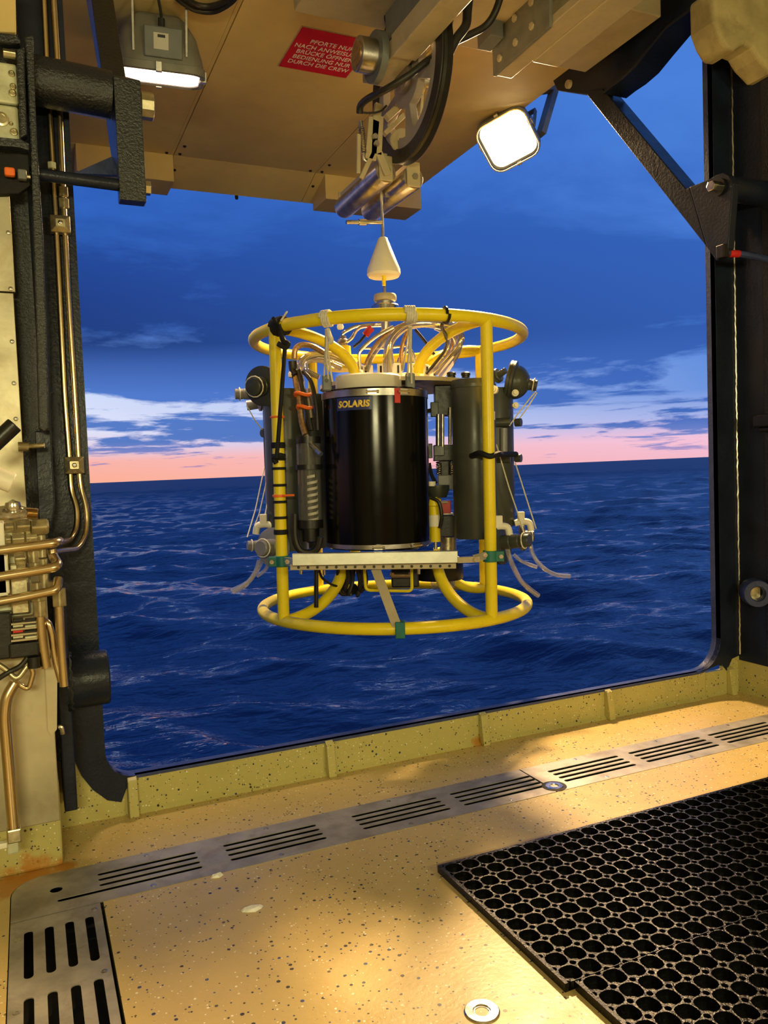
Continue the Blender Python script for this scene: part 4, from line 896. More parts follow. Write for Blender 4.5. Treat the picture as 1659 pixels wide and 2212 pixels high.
# ---- sampling bottles
def bottle(px, ly, r, ytop, ybot, m, label):
    c = L(px, 1000, ly); z1, z0 = L(px, ytop, ly-r).z, L(px, ybot, ly-r).z
    t = thing('sampling_bottle', (c.x, c.y, z0), label, 'bottle', 'grey water sampling bottles')
    b = B(); lathe(b, [(r*0.86, z0), (r*0.98, z0), (r, z0+0.01), (r, z1-0.01), (r*0.98, z1), (r*0.86, z1), (r*0.86, z1-0.15)], 48, (c.x, c.y, 0)); obj('barrel', b, m, t)
    return t, c, z0, z1
def lid(t, c, n, R, knob_r, knob_l, m, dome=True, th=0.035, rope=True):
    c = Vector(c); n = Vector(n).normalized(); b = B()
    lathe(b, [(0, -th/2), (R*0.9, -th/2), (R, -th*0.35), (R, -0.003), (R*0.97, -0.001), (R*0.97, 0.001), (R, 0.003), (R, th*0.35), (R*0.9, th/2), (0, th/2)], 36, c, n); ld = obj('end_cap', b, m, t)
    if dome:
        b = B(); lathe(b, [(R*0.82*cos(a), th/2+R*0.72*sin(a)) for a in [pi/2*k/7 for k in range(8)]], 30, c, n); obj('cap_dome', b, m, ld)
    b = B(); k0 = th/2+(R*0.25 if dome else 0)
    lathe(b, [(knob_r*1.05, k0-0.02), (knob_r*1.05, k0+knob_l*0.3), (knob_r*0.95, k0+knob_l*0.33), (knob_r*1.02, k0+knob_l*0.36), (knob_r*0.98, k0+knob_l*0.62), (knob_r*0.88, k0+knob_l*0.65), (knob_r*0.94, k0+knob_l*0.68), (knob_r*0.94, k0+knob_l*0.97), (knob_r*0.85, k0+knob_l), (0, k0+knob_l)], 24, c, n); obj('cap_handle', b, m, ld)
    if rope:
        e_ = c+n*(k0+knob_l*0.8); x, y, d = frame(n); b = B(); tube(b, [e_+(x*cos(2*pi*k/14)+y*sin(2*pi*k/14))*knob_r*1.12 for k in range(14)], 0.004, 6, 0, True); obj('lanyard_loop', b, 'white_rope', ld)
def peg(t, px, py, ly, n, r=0.022, l=0.05, m='white_plastic'):
    c = L(px, py, ly); n = Vector(n).normalized(); b = B(); lathe(b, [(r, 0), (r, l*0.6), (r*0.6, l*0.62), (r*0.6, l), (0, l)], 14, c, n); obj('valve_peg', b, m, t)
# right pair
t, c, z0, z1 = bottle(1025, -0.42, 0.135, 816, 1166, 'pvc_grey', 'dark grey sampling bottle just inside the right front post')
b = B(); lathe(b, [(0.138, z1-0.05), (0.141, z1-0.05), (0.141, z1-0.03), (0.138, z1-0.03)], 40, (c.x, c.y, 0)); obj('hose_band', b, 'pvc_grey', t)
lid(t, L(1080, 1172, -0.52), (0.80, -0.55, 0.10), 0.135, 0.042, 0.18, 'pvc_grey', False)
lid(t, L(1074, 812, -0.35), (0.5, -0.4, 0.3), 0.045, 0.02, 0.05, 'pvc_grey', False, rope=False)
peg(t, 1068, 843, -0.50, (-0.4, -1, 0.1), 0.026, 0.04); peg(t, 1067, 1135, -0.55, (0, -1, 0.2), 0.022, 0.04)
b = B(); p = L(1064, 898, -0.57); bb(b, p-Vector((0.014, 0.004, 0.025)), p+Vector((0.014, 0.004, 0.025))); tg = obj('number_tag', b, 'paper', t, smooth=0)
me = text_mesh('tag_print', '5', 0.032, MR @ Matrix.Translation((p.x-0.009, p.y-0.0055, p.z-0.011)) @ Matrix.Rotation(pi/2, 4, 'X'), 0.0005); link_mesh('tag_print', me, 'black', tg)
t, c, z0, z1 = bottle(1068, -0.12, 0.128, 836, 1138, 'pvc_grey', 'dark grey sampling bottle with domed open lid outside the right front post')
lid(t, L(1104, 824, -0.15), (0.88, -0.22, -0.20), 0.135, 0.038, 0.11, 'pvc_grey', True, th=0.05)
lid(t, L(1128, 1158, -0.10), (0.95, -0.1, 0.05), 0.098, 0.034, 0.06, 'pvc_grey', False)
peg(t, 1112, 850, -0.25, (0, -1, 0.1), 0.022, 0.04); peg(t, 1112, 876, -0.25, (0.2, -1, 0), 0.020, 0.03)
for yy in (913, 990):
    for lxo in (1086, 1113):
        p = L(lxo, yy, -0.24); b = B(); cyl(b, p-Vector((0.045 if lxo < 1100 else 0.0, 0.0, 0)), p+Vector((0.045 if lxo < 1100 else 0.035, -0.02, 0)), 0.030 if lxo < 1100 else 0.026, n=18); obj('side_tube', b, 'pvc_grey', t)
b = B(); p, q = L(1088, 925, -0.25), L(1088, 985, -0.25); cyl(b, p, q, 0.024, n=16); obj('spring_tube', b, 'pvc_light', t)
# left pair
t, c, z0, z1 = bottle(618, -0.28, 0.130, 838, 1192, 'pvc_grey', 'grey sampling bottle behind the left front post, disc lids open')
lid(t, L(568, 834, -0.40), (-0.40, -0.90, -0.12), 0.124, 0.056, 0.11, 'pvc_grey', False, th=0.02)
lid(t, L(590, 1182, -0.42), (-0.48, -0.86, 0.05), 0.122, 0.050, 0.12, 'pvc_light', False, th=0.02)
t, c, z0, z1 = bottle(612, 0.10, 0.128, 848, 1180, 'pvc_light', 'pale grey sampling bottle partly hidden behind the left front post')
lid(t, L(561, 850, -0.12), (-0.96, -0.28, -0.03), 0.115, 0.036, 0.15, 'pvc_light', False, th=0.02)
lid(t, L(583, 1178, -0.10), (-0.93, -0.36, 0.05), 0.105, 0.034, 0.14, 'pvc_light', False, th=0.02)
b = B(); p = L(533, 876, 0.05); cyl(b, p, p+Vector((0.14, 0.02, 0.02)), 0.034, n=18); obj('side_tube', b, 'pvc_light', t)
b = B(); p = L(570, 936, 0.0); cyl(b, p-Vector((0.0, 0.05, 0)), p+Vector((0.06, 0.02, 0)), 0.030, n=18); cyl(b, L(577, 945, 0.0), L(580, 1012, 0.0), 0.026, n=14); obj('spring_tube', b, 'pvc_grey', t)

t, c, z0, z1 = bottle(676, 0.32, 0.125, 850, 1185, 'pvc_grey', 'dark sampling bottle at the back behind the clear pump tube')
# ---- white valves, lanyards and clear drain hoses at the bottle feet
def white_valve(px, py, ly, s, label):
    t = thing('drain_valve', L(px, py, ly), label, 'valve', 'white drain valves'); c = L(px, py, ly)
    b = B(); tube(b, [c+Vector((-0.05*s, 0, 0.0)), c+Vector((0.0, 0, 0.01)), c+Vector((0.045*s, 0, 0.0)), c+Vector((0.058*s, 0, -0.05))], 0.022, 12, 5); obj('valve_body', b, 'white_plastic', t)
    b = B(); bb(b, c+Vector((-0.03, -0.018, 0.015)), c+Vector((0.015, 0.018, 0.075))); obj('valve_tap', b, 'white_plastic', t, smooth=0, bev=0.006)
white_valve(1080, 1140, -0.55, 1, 'white plastic drain valve at the foot of the bottle inside the right post')
white_valve(1128, 1130, -0.20, 1, 'white plastic drain valve at the foot of the domed-lid bottle')
white_valve(572, 1136, -0.35, -1, 'white plastic drain valve at the foot of the left sampling bottles')
def rope(name, pts, r, m, label, cat, group=None, n=6, sm=0):
    b = B(); tube(b, [L(x, y, ly) for x, y, ly in pts], r, n, sm); return tag(obj(name, b, m), label, cat, group)
rope('lanyard', [(533, 876, -0.1), (549, 905, -0.1), (566, 928, -0.05)], 0.004, 'white_rope', 'short pale lanyard from the upper left lids to the side tube', 'cord', 'bottle lanyards')
rope('lanyard', [(571, 1010, -0.1), (552, 1100, -0.3), (534, 1160, -0.45)], 0.0042, 'white_rope', 'outermost of three pale lanyards running down to the lower left lids', 'cord', 'bottle lanyards')
rope('lanyard', [(578, 1030, -0.1), (560, 1110, -0.25), (548, 1140, -0.3)], 0.0042, 'white_rope', 'middle of three pale lanyards running down to the lower left lids', 'cord', 'bottle lanyards')
rope('lanyard', [(584, 1040, -0.2), (577, 1090, -0.3), (570, 1124, -0.35)], 0.0042, 'white_rope', 'innermost of three pale lanyards running down to the lower left lids', 'cord', 'bottle lanyards')
rope('lanyard', [(1157, 846, -0.3), (1142, 864, -0.28), (1118, 895, -0.28), (1100, 920, -0.28)], 0.0042, 'white_rope', 'pale lanyard from the domed lid to the left side tube', 'cord', 'bottle lanyards')
rope('lanyard', [(1160, 848, -0.2), (1140, 880, -0.2), (1116, 912, -0.2)], 0.0042, 'white_rope', 'pale lanyard from the domed lid to the right side tube', 'cord', 'bottle lanyards')
rope('lanyard', [(1072, 960, -0.32), (1100, 1055, -0.35), (1124, 1125, -0.35)], 0.0045, 'white_rope', 'inner of two lanyards slanting down to the lower right lids', 'cord', 'bottle lanyards')
rope('lanyard', [(1113, 1000, -0.25), (1135, 1070, -0.3), (1158, 1142, -0.3)], 0.0045, 'white_rope', 'outer of two lanyards slanting down to the lower right lids', 'cord', 'bottle lanyards')
rope('lanyard', [(1124, 1125, -0.4), (1133, 1155, -0.45), (1147, 1185, -0.5)], 0.006, 'white_rope', 'short lanyard tying the lower cap handle to its white valve', 'cord', 'bottle lanyards')
hs = 'clear drain hoses'
rope('drain_hose', [(1093, 1165, -0.55), (1097, 1190, -0.55), (1107, 1220, -0.55), (1128, 1258, -0.5), (1163, 1287, -0.45)], 0.0155, 'drain_clear', 'clear drain hose curling down nearest the right post', 'hose', hs, 10, 6)
rope('drain_hose', [(1142, 1150, -0.2), (1150, 1195, -0.2), (1172, 1225, -0.2), (1200, 1241, -0.2), (1232, 1245, -0.2)], 0.0145, 'drain_clear', 'clear drain hose reaching farthest out to the right', 'hose', hs, 10, 6)
rope('drain_hose', [(1110, 1198, -0.1), (1128, 1213, -0.1), (1160, 1225, -0.1)], 0.0125, 'drain_clear', 'short clear drain hose between the lower right lids', 'hose', hs, 10, 6)
rope('drain_hose', [(566, 1205, -0.35), (558, 1228, -0.38), (535, 1258, -0.4), (499, 1276, -0.42)], 0.0145, 'drain_clear', 'upper left clear drain hose hanging from the disc lid', 'hose', hs, 10, 6)
rope('drain_hose', [(560, 1210, -0.40), (552, 1235, -0.42), (532, 1262, -0.44), (503, 1280, -0.46)], 0.0145, 'drain_clear', 'lower left clear drain hose hanging from the disc lid', 'hose', hs, 10, 6)
rope('drain_hose', [(582, 1215, -0.35), (572, 1232, -0.35), (555, 1245, -0.35)], 0.0125, 'drain_clear', 'short clear drain hose beside the left front post', 'hose', hs, 10, 6)

# ---- cable weight cone, swivel
zc0, zc1 = L(829, 600, 0).z, L(826, 513, 0).z; cxl = L(828, 560, 0).x
b = B(); Rc = 0.112; lathe(b, [(0.018, zc0+0.012), (Rc*0.90, zc0+0.005), (Rc, zc0+0.022), (Rc*0.99, zc0+0.05), (0.030, zc1-0.006), (0.022, zc1), (0, zc1)], 48, (cxl, 0, 0)); o = obj('cable_cone', b, 'white_plastic'); tag(o, 'white plastic cone threaded on the lifting cable', 'cone')
b = B(); cyl(b, (cxl, 0, zc0-0.05), (cxl+0.001, 0, zc0+0.02), 0.013, n=12); obj('cable_sleeve', b, 'yellow', o)
zs0, zs1 = L(832, 690, 0).z, L(832, 633, 0).z; sx_ = L(832, 655, 0).x; hh = zs1-zs0
sw = thing('swivel_termination', (sx_, 0, zs0), 'stainless steel swivel between the cable and the yellow frame', 'swivel')
b = B(); lathe(b, [(0.0, zs0), (0.092, zs0), (0.092, zs0+hh*0.50), (0.086, zs0+hh*0.54), (0, zs0+hh*0.54)], 36, (sx_, 0, 0)); obj('swivel_base', b, 'steel_bright', sw)
b = B(); lathe(b, [(0.058, zs0+hh*0.54), (0.058, zs0+hh*0.68), (0, zs0+hh*0.68)], 32, (sx_, 0, 0)); obj('swivel_neck', b, 'steel', sw)
b = B(); lathe(b, [(0.05, zs0+hh*0.66), (0.072, zs0+hh*0.69), (0.076, zs0+hh*0.74), (0.076, zs0+hh*0.88), (0.070, zs0+hh*0.94), (0.03, zs0+hh*0.98), (0, zs0+hh)], 36, (sx_, 0, 0)); obj('swivel_head', b, 'beige_steel', sw)
b = B(); tube(b, [(sx_, 0, zs0), (sx_, 0, zs0-0.12), (0.03, 0.1, 2.18)], 0.03, 12); obj('swivel_shaft', b, 'steel', sw)

# ---- bail rods, wire and clear hose bundle on the deck
ht = 'hoses arched over the rosette deck'
rope('bail_rod', [(742, 735, 0.1), (740, 722, 0.1), (752, 713, 0.1), (775, 704, 0.1), (830, 700, 0.1)], 0.0105, 'steel_bright', 'bent steel rod above the yellow float, left of the swivel', 'rod', None, 10, 5)
rope('bail_rod', [(750, 738, 0.05), (760, 730, 0.05), (772, 712, 0.05), (790, 705, 0.05), (835, 703, 0.05)], 0.0105, 'steel_bright', 'second bent steel rod above the yellow float', 'rod', None, 10, 5)
rope('bail_rod', [(777, 798, -0.1), (776, 765, -0.1), (785, 750, -0.1), (815, 725, -0.1), (850, 706, -0.1)], 0.0120, 'steel_bright', 'steel hoop rising left of the big clear hose', 'rod', None, 10, 5)
rope('bail_rod', [(786, 752, -0.02), (830, 752, -0.02), (880, 746, -0.02)], 0.0085, 'steel_bright', 'level steel cross rod under the hose arches', 'rod', None, 8, 3)
rope('bail_rod', [(860, 800, 0.2), (862, 775, 0.2), (880, 755, 0.2), (893, 765, 0.2), (898, 800, 0.2)], 0.0095, 'steel_bright', 'small steel hoop behind the big clear hose', 'rod', None, 8, 5)
rope('clear_hose', [(838, 806, -0.25), (837, 770, -0.25), (845, 735, -0.25), (870, 708, -0.25), (905, 698, -0.25), (945, 700, -0.25), (975, 712, -0.2), (990, 740, -0.15), (978, 775, -0.1), (950, 812, -0.05)], 0.030, 'clear_hose', 'widest clear hose arching over the deck right of the swivel', 'hose', ht, 14, 6)
rope('clear_hose', [(940, 806, -0.1), (968, 775, -0.15), (992, 745, -0.2), (994, 718, -0.2), (975, 703, -0.2), (950, 703, -0.2)], 0.024, 'clear_hose', 'outer clear hose loop leaning to the right post', 'hose', ht, 14, 6)
rope('clear_hose', [(925, 808, -0.05), (952, 780, -0.1), (968, 750, -0.1), (966, 722, -0.1), (940, 706, -0.12)], 0.020, 'clear_hose', 'inner clear hose loop leaning to the right post', 'hose', ht, 14, 6)
rope('copper_wire_hose', [(945, 800, -0.02), (962, 770, -0.02), (980, 740, -0.1), (972, 712, -0.1)], 0.012, 'copper', 'copper coloured bundle inside the right hose loops', 'hose', ht, 8, 6)
rope('clear_hose', [(650, 830, -0.30), (646, 800, -0.30), (655, 778, -0.28), (680, 766, -0.25), (715, 770, -0.2), (755, 785, -0.1), (790, 800, 0.0)], 0.027, 'clear_hose', 'clear hose arching from the left post to the deck centre', 'hose', ht, 14, 6)
rope('clear_hose', [(690, 815, -0.2), (662, 800, -0.2), (660, 782, -0.2), (690, 778, -0.15), (735, 795, -0.05)], 0.018, 'clear_hose', 'thinner clear hose under the left arch', 'hose', ht, 12, 6)
rope('beaded_hose', [(636, 775, -0.35), (638, 755, -0.35), (652, 745, -0.33), (675, 748, -0.3), (700, 762, -0.25)], 0.018, 'copper', 'beaded brownish hose hooked over beside the left post', 'hose', ht, 10, 6)
rope('copper_wire_hose', [(785, 800, -0.05), (800, 765, -0.05), (820, 735, -0.05), (850, 712, -0.05), (875, 700, -0.05)], 0.014, 'copper', 'copper wire bundle slanting up to the swivel', 'hose', ht, 8, 6)
rope('clear_hose', [(792, 802, -0.12), (806, 768, -0.12), (832, 735, -0.12), (862, 712, -0.12)], 0.016, 'clear_hose', 'clear hose slanting up beside the copper wires', 'hose', ht, 10, 6)
rope('copper_wire_hose', [(868, 802, -0.15), (866, 765, -0.15), (874, 730, -0.15), (886, 704, -0.15)], 0.013, 'copper', 'upright copper bundle behind the right white rope', 'hose', ht, 8, 6)
rope('black_tie', [(962, 692, -0.70), (954, 705, -0.62), (964, 728, -0.45), (962, 755, -0.3), (940, 785, -0.2), (922, 806, -0.1)], 0.011, 'black', 'long black cable tie round the right hose loops and top ring', 'tie', None, 8, 6)
rope('black_rod', [(897, 712, 0.2), (920, 740, 0.2), (938, 766, 0.2)], 0.011, 'black', 'slanting black rod behind the right yellow strut', 'rod', None, 8, 3)
rope('red_shackle', [(803, 708, -0.05), (795, 716, -0.05), (789, 724, -0.05)], 0.024, 'red_tape', 'red sleeve on the tilted black cable left of the swivel', 'sleeve', None, 12)
rope('black_lead', [(792, 720, -0.05), (778, 738, -0.05), (763, 750, -0.05)], 0.009, 'cable_rubber', 'tilted black cable below the red sleeve', 'cable', None, 8)
fl_ = thing('yellow_float', L(741, 790, 0.1), 'yellow cylindrical float with steel cap on the left of the deck', 'float'); c = L(741, 760, 0.1)
z_a, z_b, z_c = L(741, 800, 0.1).z, L(741, 748, 0.1).z, L(741, 726, 0.1).z
b = B(); lathe(b, [(0, z_a), (0.11, z_a), (0.10, z_a+0.07), (0.055, z_a+0.09), (0.052, z_b), (0, z_b)], 28, (c.x, c.y, 0)); obj('float_body', b, 'yellow', fl_)
b = B(); lathe(b, [(0.034, z_b), (0.034, z_b+0.02), (0.044, z_b+0.025), (0.04, z_b+0.04), (0.026, z_b+0.05), (0.024, z_c), (0, z_c)], 20, (c.x, c.y, 0)); obj('float_cap', b, 'steel', fl_)
b = B(); lathe(b, [(0, -0.02), (0.02, -0.015), (0.024, 0.0), (0.02, 0.015), (0, 0.02)], 14, L(735, 706, 0.1), (0, 0, 1)); obj('float_knob', b, 'white_plastic', fl_)
# carousel of white latch blocks
car = thing('release_carousel', (0.03, 0.12, 2.175), 'ring of white latch blocks on the rosette deck behind the drum', 'carousel')
b = B(); lathe(b, [(0, 2.176), (0.30, 2.176), (0.30, 2.20), (0, 2.20)], 40, (0.03, 0.12, 0)); obj('carousel_base', b, 'white_plastic', car)
for k in range(16):
    a = 2*pi*k/16+0.1; R_ = Matrix.Rotation(a, 3, 'Z'); b = B(); box(b, (0.03+0.265*cos(a), 0.12+0.265*sin(a), 2.245), (0.04, 0.055, 0.09), R_); lb = obj('latch_block', b, 'white_plastic', car, smooth=0, bev=0.004)
    b = B(); box(b, (0.03+0.288*cos(a), 0.12+0.288*sin(a), 2.25), (0.008, 0.012, 0.05), R_); obj('latch', b, 'black', lb, smooth=0)
for px in (975, 1006):
    p = L(px, 818, -0.25); b = B(); lathe(b, [(0.026, 0), (0.026, 0.012), (0.03, 0.014), (0.03, 0.03), (0.022, 0.036), (0, 0.036)], 18, (p.x, p.y, L(px, 816, -0.25).z)); obj('rubber_foot', b, 'black', ros)

# ---- white ropes and black rope on the top ring
def ring_pt(px):
    best = min((RR*cos(a)-0, RR*sin(a)) for a in (0,)); lo, hi = -pi, 0.0
    for _ in range(60):
        mid_ = (lo+hi)/2; q = Vector((RR*cos(mid_), RR*sin(mid_), ZT))
        d = MR @ q-CAM; x = W/2+F*d.dot(cr)/d.dot(cf)
        if x < px: lo = mid_
        else: hi = mid_
    return lo
def ring_wrap(px, turns, r, m, label, cat, wid=0.05, group=None):
    a0 = ring_pt(px); b = B(); pts = []; n = turns*12
    for i in range(n+1):
        ph = 2*pi*i/12; a = a0+(i/n-0.5)*wid/RR; rad = RT+r*0.9
        pts.append(Vector(((RR+rad*cos(ph))*cos(a), (RR+rad*cos(ph))*sin(a), ZT+rad*sin(ph))))
    tube(b, pts, r, 6); return tag(obj('rope_lashing', b, m), label, cat, group)
ring_wrap(706, 4, 0.0075, 'white_rope', 'white rope lashing on the top ring left of the swivel', 'rope', 0.05, 'rope lashings on the top ring')
ring_wrap(886, 5, 0.0075, 'white_rope', 'white rope lashing on the top ring right of the swivel', 'rope', 0.06, 'rope lashings on the top ring')
ring_wrap(606, 5, 0.012, 'black_matte', 'black tape lashing on the top ring at the left post', 'rope', 0.09, 'rope lashings on the top ring')
ring_wrap(962, 1, 0.009, 'black', 'black cable tie band on the top ring above the right hose loops', 'tie', 0.015)
for k, (pts, lb_) in enumerate((([(704, 712, -0.84), (703, 760, -0.7), (700, 812, -0.62)], 'left strand'), ([(708, 712, -0.84), (708, 760, -0.7), (714, 800, -0.62), (718, 825, -0.62)], 'right strand'), ([(706, 712, -0.84), (704, 765, -0.72), (709, 818, -0.62)], 'middle strand'))):
    rope('suspension_rope', pts, 0.0062, 'white_rope', lb_+' of white cord tied to the drum lug left of the lid', 'rope', 'white suspension ropes')
rope('suspension_rope', [(708, 712, -0.86), (712, 725, -0.88), (716, 735, -0.88), (712, 740, -0.87)], 0.014, 'white_rope', 'knotted white cord end under the left rope lashing', 'rope', 'white suspension ropes', 8, 4)
for k, (pts, lb_) in enumerate((([(884, 705, -0.87), (880, 740, -0.75), (870, 800, -0.62)], 'left strand'), ([(888, 705, -0.87), (887, 750, -0.75), (889, 828, -0.62)], 'right strand'), ([(886, 705, -0.87), (884, 750, -0.75), (880, 812, -0.62)], 'middle strand'))):
    rope('suspension_rope', pts, 0.0062, 'white_rope', lb_+' of white cord tied to the drum lug right of the lid', 'rope', 'white suspension ropes')
rope('black_rope', [(604, 705, -0.66), (612, 735, -0.66), (622, 742, -0.66), (616, 750, -0.66), (600, 742, -0.68)], 0.016, 'black_matte', 'knot of the black rope below the top ring', 'rope', None, 8, 5)
rope('black_rope', [(616, 748, -0.66), (612, 800, -0.68), (606, 880, -0.68), (600, 960, -0.66), (597, 990, -0.66)], 0.0125, 'black_matte', 'black rope hanging down along the left front post', 'rope', None, 8, 5)
rope('rope_end', [(607, 693, -0.70), (618, 676, -0.72), (620, 674, -0.72)], 0.006, 'white_rope', 'pale cord tail sticking up from the black lashing', 'cord', None, 6, 3)
rope('rope_end', [(598, 700, -0.70), (594, 692, -0.72), (589, 686, -0.72)], 0.010, 'black_matte', 'black cord tail sticking up from the black lashing', 'cord', None, 6, 3)
# bands round the left post
pa = PA[1]; pxp, pyp = RR*cos(pa), RR*sin(pa)
def post_band(py, h, m, label, r=RT+0.006, cat='band', px=605):
    z = L(px, py, pyp).z; b = B(); lathe(b, [(RT*0.97, z-h/2), (r, z-h/2), (r+0.002, z), (r, z+h/2), (RT*0.97, z+h/2)], 20, (pxp, pyp, 0)); b2 = obj('post_band', b, m); return tag(b2, label, cat, 'bands round the left front post')
names = {962: 'uppermost', 984: 'second', 992: 'third', 1012: 'fourth', 1048: 'fifth', 1084: 'sixth', 1118: 'seventh', 1149: 'lowest'}
for py, h in ((962, 0.035), (984, 0.02), (992, 0.016), (1012, 0.016), (1048, 0.016), (1084, 0.016), (1118, 0.016), (1149, 0.03)):
    post_band(py, h, 'black_matte', names[py]+' black tie band round the left front post')
post_band(901, 0.012, 'orange', 'upper orange tie band round the left front post'); post_band(1071, 0.016, 'orange', 'lower orange tie band round the left front post')
rope('orange_tie_tail', [(612, 1071, -0.61), (622, 1070, -0.62), (636, 1069.5, -0.62)], 0.007, 'orange', 'orange tie tail pointing right from the left front post', 'tie')
rope('black_tape_lump', [(597, 1000, -0.62), (592, 990, -0.63), (602, 984, -0.64), (612, 986, -0.62)], 0.017, 'black_matte', 'black tape lump tying the rope to the left front post', 'tape', None, 8, 4)
pa2 = PA[0]; z = L(1058, 983, RR*sin(pa2)).z; b = B(); x2, y2 = RR*cos(pa2), RR*sin(pa2)
tube(b, [(x2-0.09, y2+0.10, z), (x2-0.055, y2-0.01, z+0.012), (x2, y2-RT-0.012, z-0.008), (x2+0.055, y2+0.0, z+0.006), (x2+0.10, y2+0.12, z+0.004), (x2+0.21, y2+0.30, z+0.006)], 0.017, 8, 5); tag(obj('black_strap', b, 'black_matte'), 'black strap tying the sampling bottles to the right front post', 'strap')

# ---- pump tube with auger and its hoses, left of the drum
c = L(668, 1040, -0.50); zt2, zb2 = L(668, 945, -0.5).z, L(668, 1140, -0.5).z
pt = thing('pump_tube', (c.x, c.y, zb2), 'clear pump tube with white auger between left post and drum', 'tube')
b = B(); lathe(b, [(0.066, zb2), (0.072, zb2), (0.072, zt2), (0.066, zt2)], 32, (c.x, c.y, 0)); b.faces.ensure_lookup_table()
for f in [f for f in b.faces if len(f.verts) > 4]: b.faces.remove(f)
obj('tube_wall', b, 'clear_tube', pt)
b = B(); n = 110; vs = []
for i in range(n+1):
    a = 2*pi*i/14; z = zb2+0.02+(L(668, 1035, -0.5).z-zb2)*i/n; vs.append((b.verts.new((c.x+0.015+0.008*cos(a), c.y+0.008*sin(a), z)), b.verts.new((c.x+0.015+0.036*cos(a), c.y+0.036*sin(a), z-0.008)), b.verts.new((c.x+0.015+0.036*cos(a), c.y+0.036*sin(a), z+0.008))))
for u, v in zip(vs, vs[1:]):
    b.faces.new((u[0], v[0], v[1], u[1])); b.faces.new((u[0], v[0], v[2], u[2])); b.faces.new((u[1], v[1], v[2], u[2]))
obj('auger', b, 'white_plastic', pt)
b = B(); cyl(b, (c.x, c.y+0.02, zb2), (c.x, c.y+0.02, zt2), 0.045, n=20); obj('core', b, 'black', pt)
for py, h, r in ((1009, 0.03, 0.084), (1133, 0.05, 0.078), (950, 0.04, 0.076)):
    z = L(668, py, -0.57).z; b = B(); lathe(b, [(0.07, z-h/2), (r, z-h/2), (r, z+h/2), (0.07, z+h/2)], 28, (c.x, c.y, 0)); obj('tube_collar', b, 'black', pt)
b = B(); z = L(668, 1160, -0.57).z; lathe(b, [(0.03, z-0.04), (0.05, z-0.03), (0.055, z+0.08), (0.03, z+0.09)], 24, (c.x, c.y, 0)); obj('pump_head', b, 'black', pt)
ph_ = 'pump hoses left of the drum'
rope('pump_hose', [(636, 1110, -0.52), (637, 1160, -0.52), (648, 1188, -0.52), (668, 1194, -0.52), (685, 1185, -0.52), (692, 1160, -0.52)], 0.022, 'cable_rubber', 'black hose looping under the clear pump tube', 'hose', ph_, 10, 6)
rope('pump_hose', [(637, 800, -0.40), (640, 830, -0.42), (646, 860, -0.44), (652, 910, -0.46), (660, 940, -0.5)], 0.020, 'copper', 'beaded brown hose with orange ties beside the left post', 'hose', ph_, 10, 6)
rope('pump_hose', [(662, 842, -0.44), (668, 875, -0.46), (672, 905, -0.48)], 0.026, 'clear_hose', 'short clear hose held by orange ties', 'hose', ph_, 12, 5)
rope('pump_hose', [(632, 780, -0.40), (634, 800, -0.40), (640, 812, -0.42)], 0.027, 'black', 'black sleeve hose end under the top ring at the left', 'hose', ph_, 12, 4)
rope('pump_hose', [(645, 800, -0.42), (652, 830, -0.45), (660, 870, -0.48), (672, 930, -0.5)], 0.015, 'cable_rubber', 'thin black hose running down left of the drum', 'hose', ph_, 8, 6)
rope('pump_hose', [(655, 803, -0.40), (672, 825, -0.46), (682, 870, -0.5), (686, 930, -0.52)], 0.013, 'cable_rubber', 'second thin black hose hugging the drum', 'hose', ph_, 8, 6)
rope('pump_hose', [(662, 940, -0.55), (672, 960, -0.56), (684, 972, -0.58), (693, 982, -0.6)], 0.018, 'clear_hose', 'clear hose bend above the pump tube', 'hose', ph_, 10, 5)
for k, (px, py) in enumerate(((650, 852), (655, 880))):
    c2 = L(px, py, -0.46); b = B(); tube(b, [c2+Vector((0.045*cos(2*pi*i/12)+0.01, 0.045*sin(2*pi*i/12), 0.008*sin(4*pi*i/12))) for i in range(12)], 0.011, 8, 3, True); tag(obj('orange_tie', b, 'orange'), ('upper' if k == 0 else 'lower')+' orange tie round the beaded hose', 'tie', 'orange ties on the beaded hose')
b = B(); c2 = L(632, 818, -0.4); lathe(b, [(0.0, 0.0), (0.026, 0.01), (0.028, 0.03), (0.02, 0.045), (0, 0.05)], 14, c2); tag(obj('white_tape_knob', b, 'white_plastic'), 'white tape knob on the beaded hose', 'tape')

# ---- winch unit seen between the drum and the right bottle
wu = thing('release_unit', (0.33, -0.05, 1.0), 'dark spring release unit between the drum and the right bottle', 'mechanism')
lyq = -0.10
def pbox(x0, y0, x1, y1, ly, dep, m, nm, bev=0.004):
    p, q = L(x0, y1, ly), L(x1, y0, ly); b = B(); bb(b, (min(p.x, q.x), ly, min(p.z, q.z)), (max(p.x, q.x), ly+dep, max(p.z, q.z))); return obj(nm, b, m, wu, smooth=0, bev=bev)
def pcyl(x0, y0, y1, r, ly, m, nm, x1=None):
    b = B(); cyl(b, L(x0, y0, ly), L(x1 or x0, y1, ly), r, n=18); return obj(nm, b, m, wu)
pbox(940, 832, 986, 898, lyq, 0.12, 'black', 'head_block'); pbox(931, 868, 947, 900, lyq-0.03, 0.06, 'pvc_grey', 'side_block')
pcyl(947, 895, 965, 0.018, lyq-0.02, 'steel', 'guide_rod'); pcyl(956, 895, 965, 0.012, lyq-0.04, 'zinc', 'guide_rod'); pcyl(972, 880, 960, 0.012, lyq-0.05, 'steel', 'guide_rod')
pbox(938, 960, 985, 996, lyq-0.03, 0.12, 'black', 'slide_block'); pbox(938, 962, 960, 985, lyq-0.05, 0.03, 'pvc_grey', 'slide_plate')
pbox(950, 990, 985, 1030, lyq+0.02, 0.06, 'black', 'back_plate')
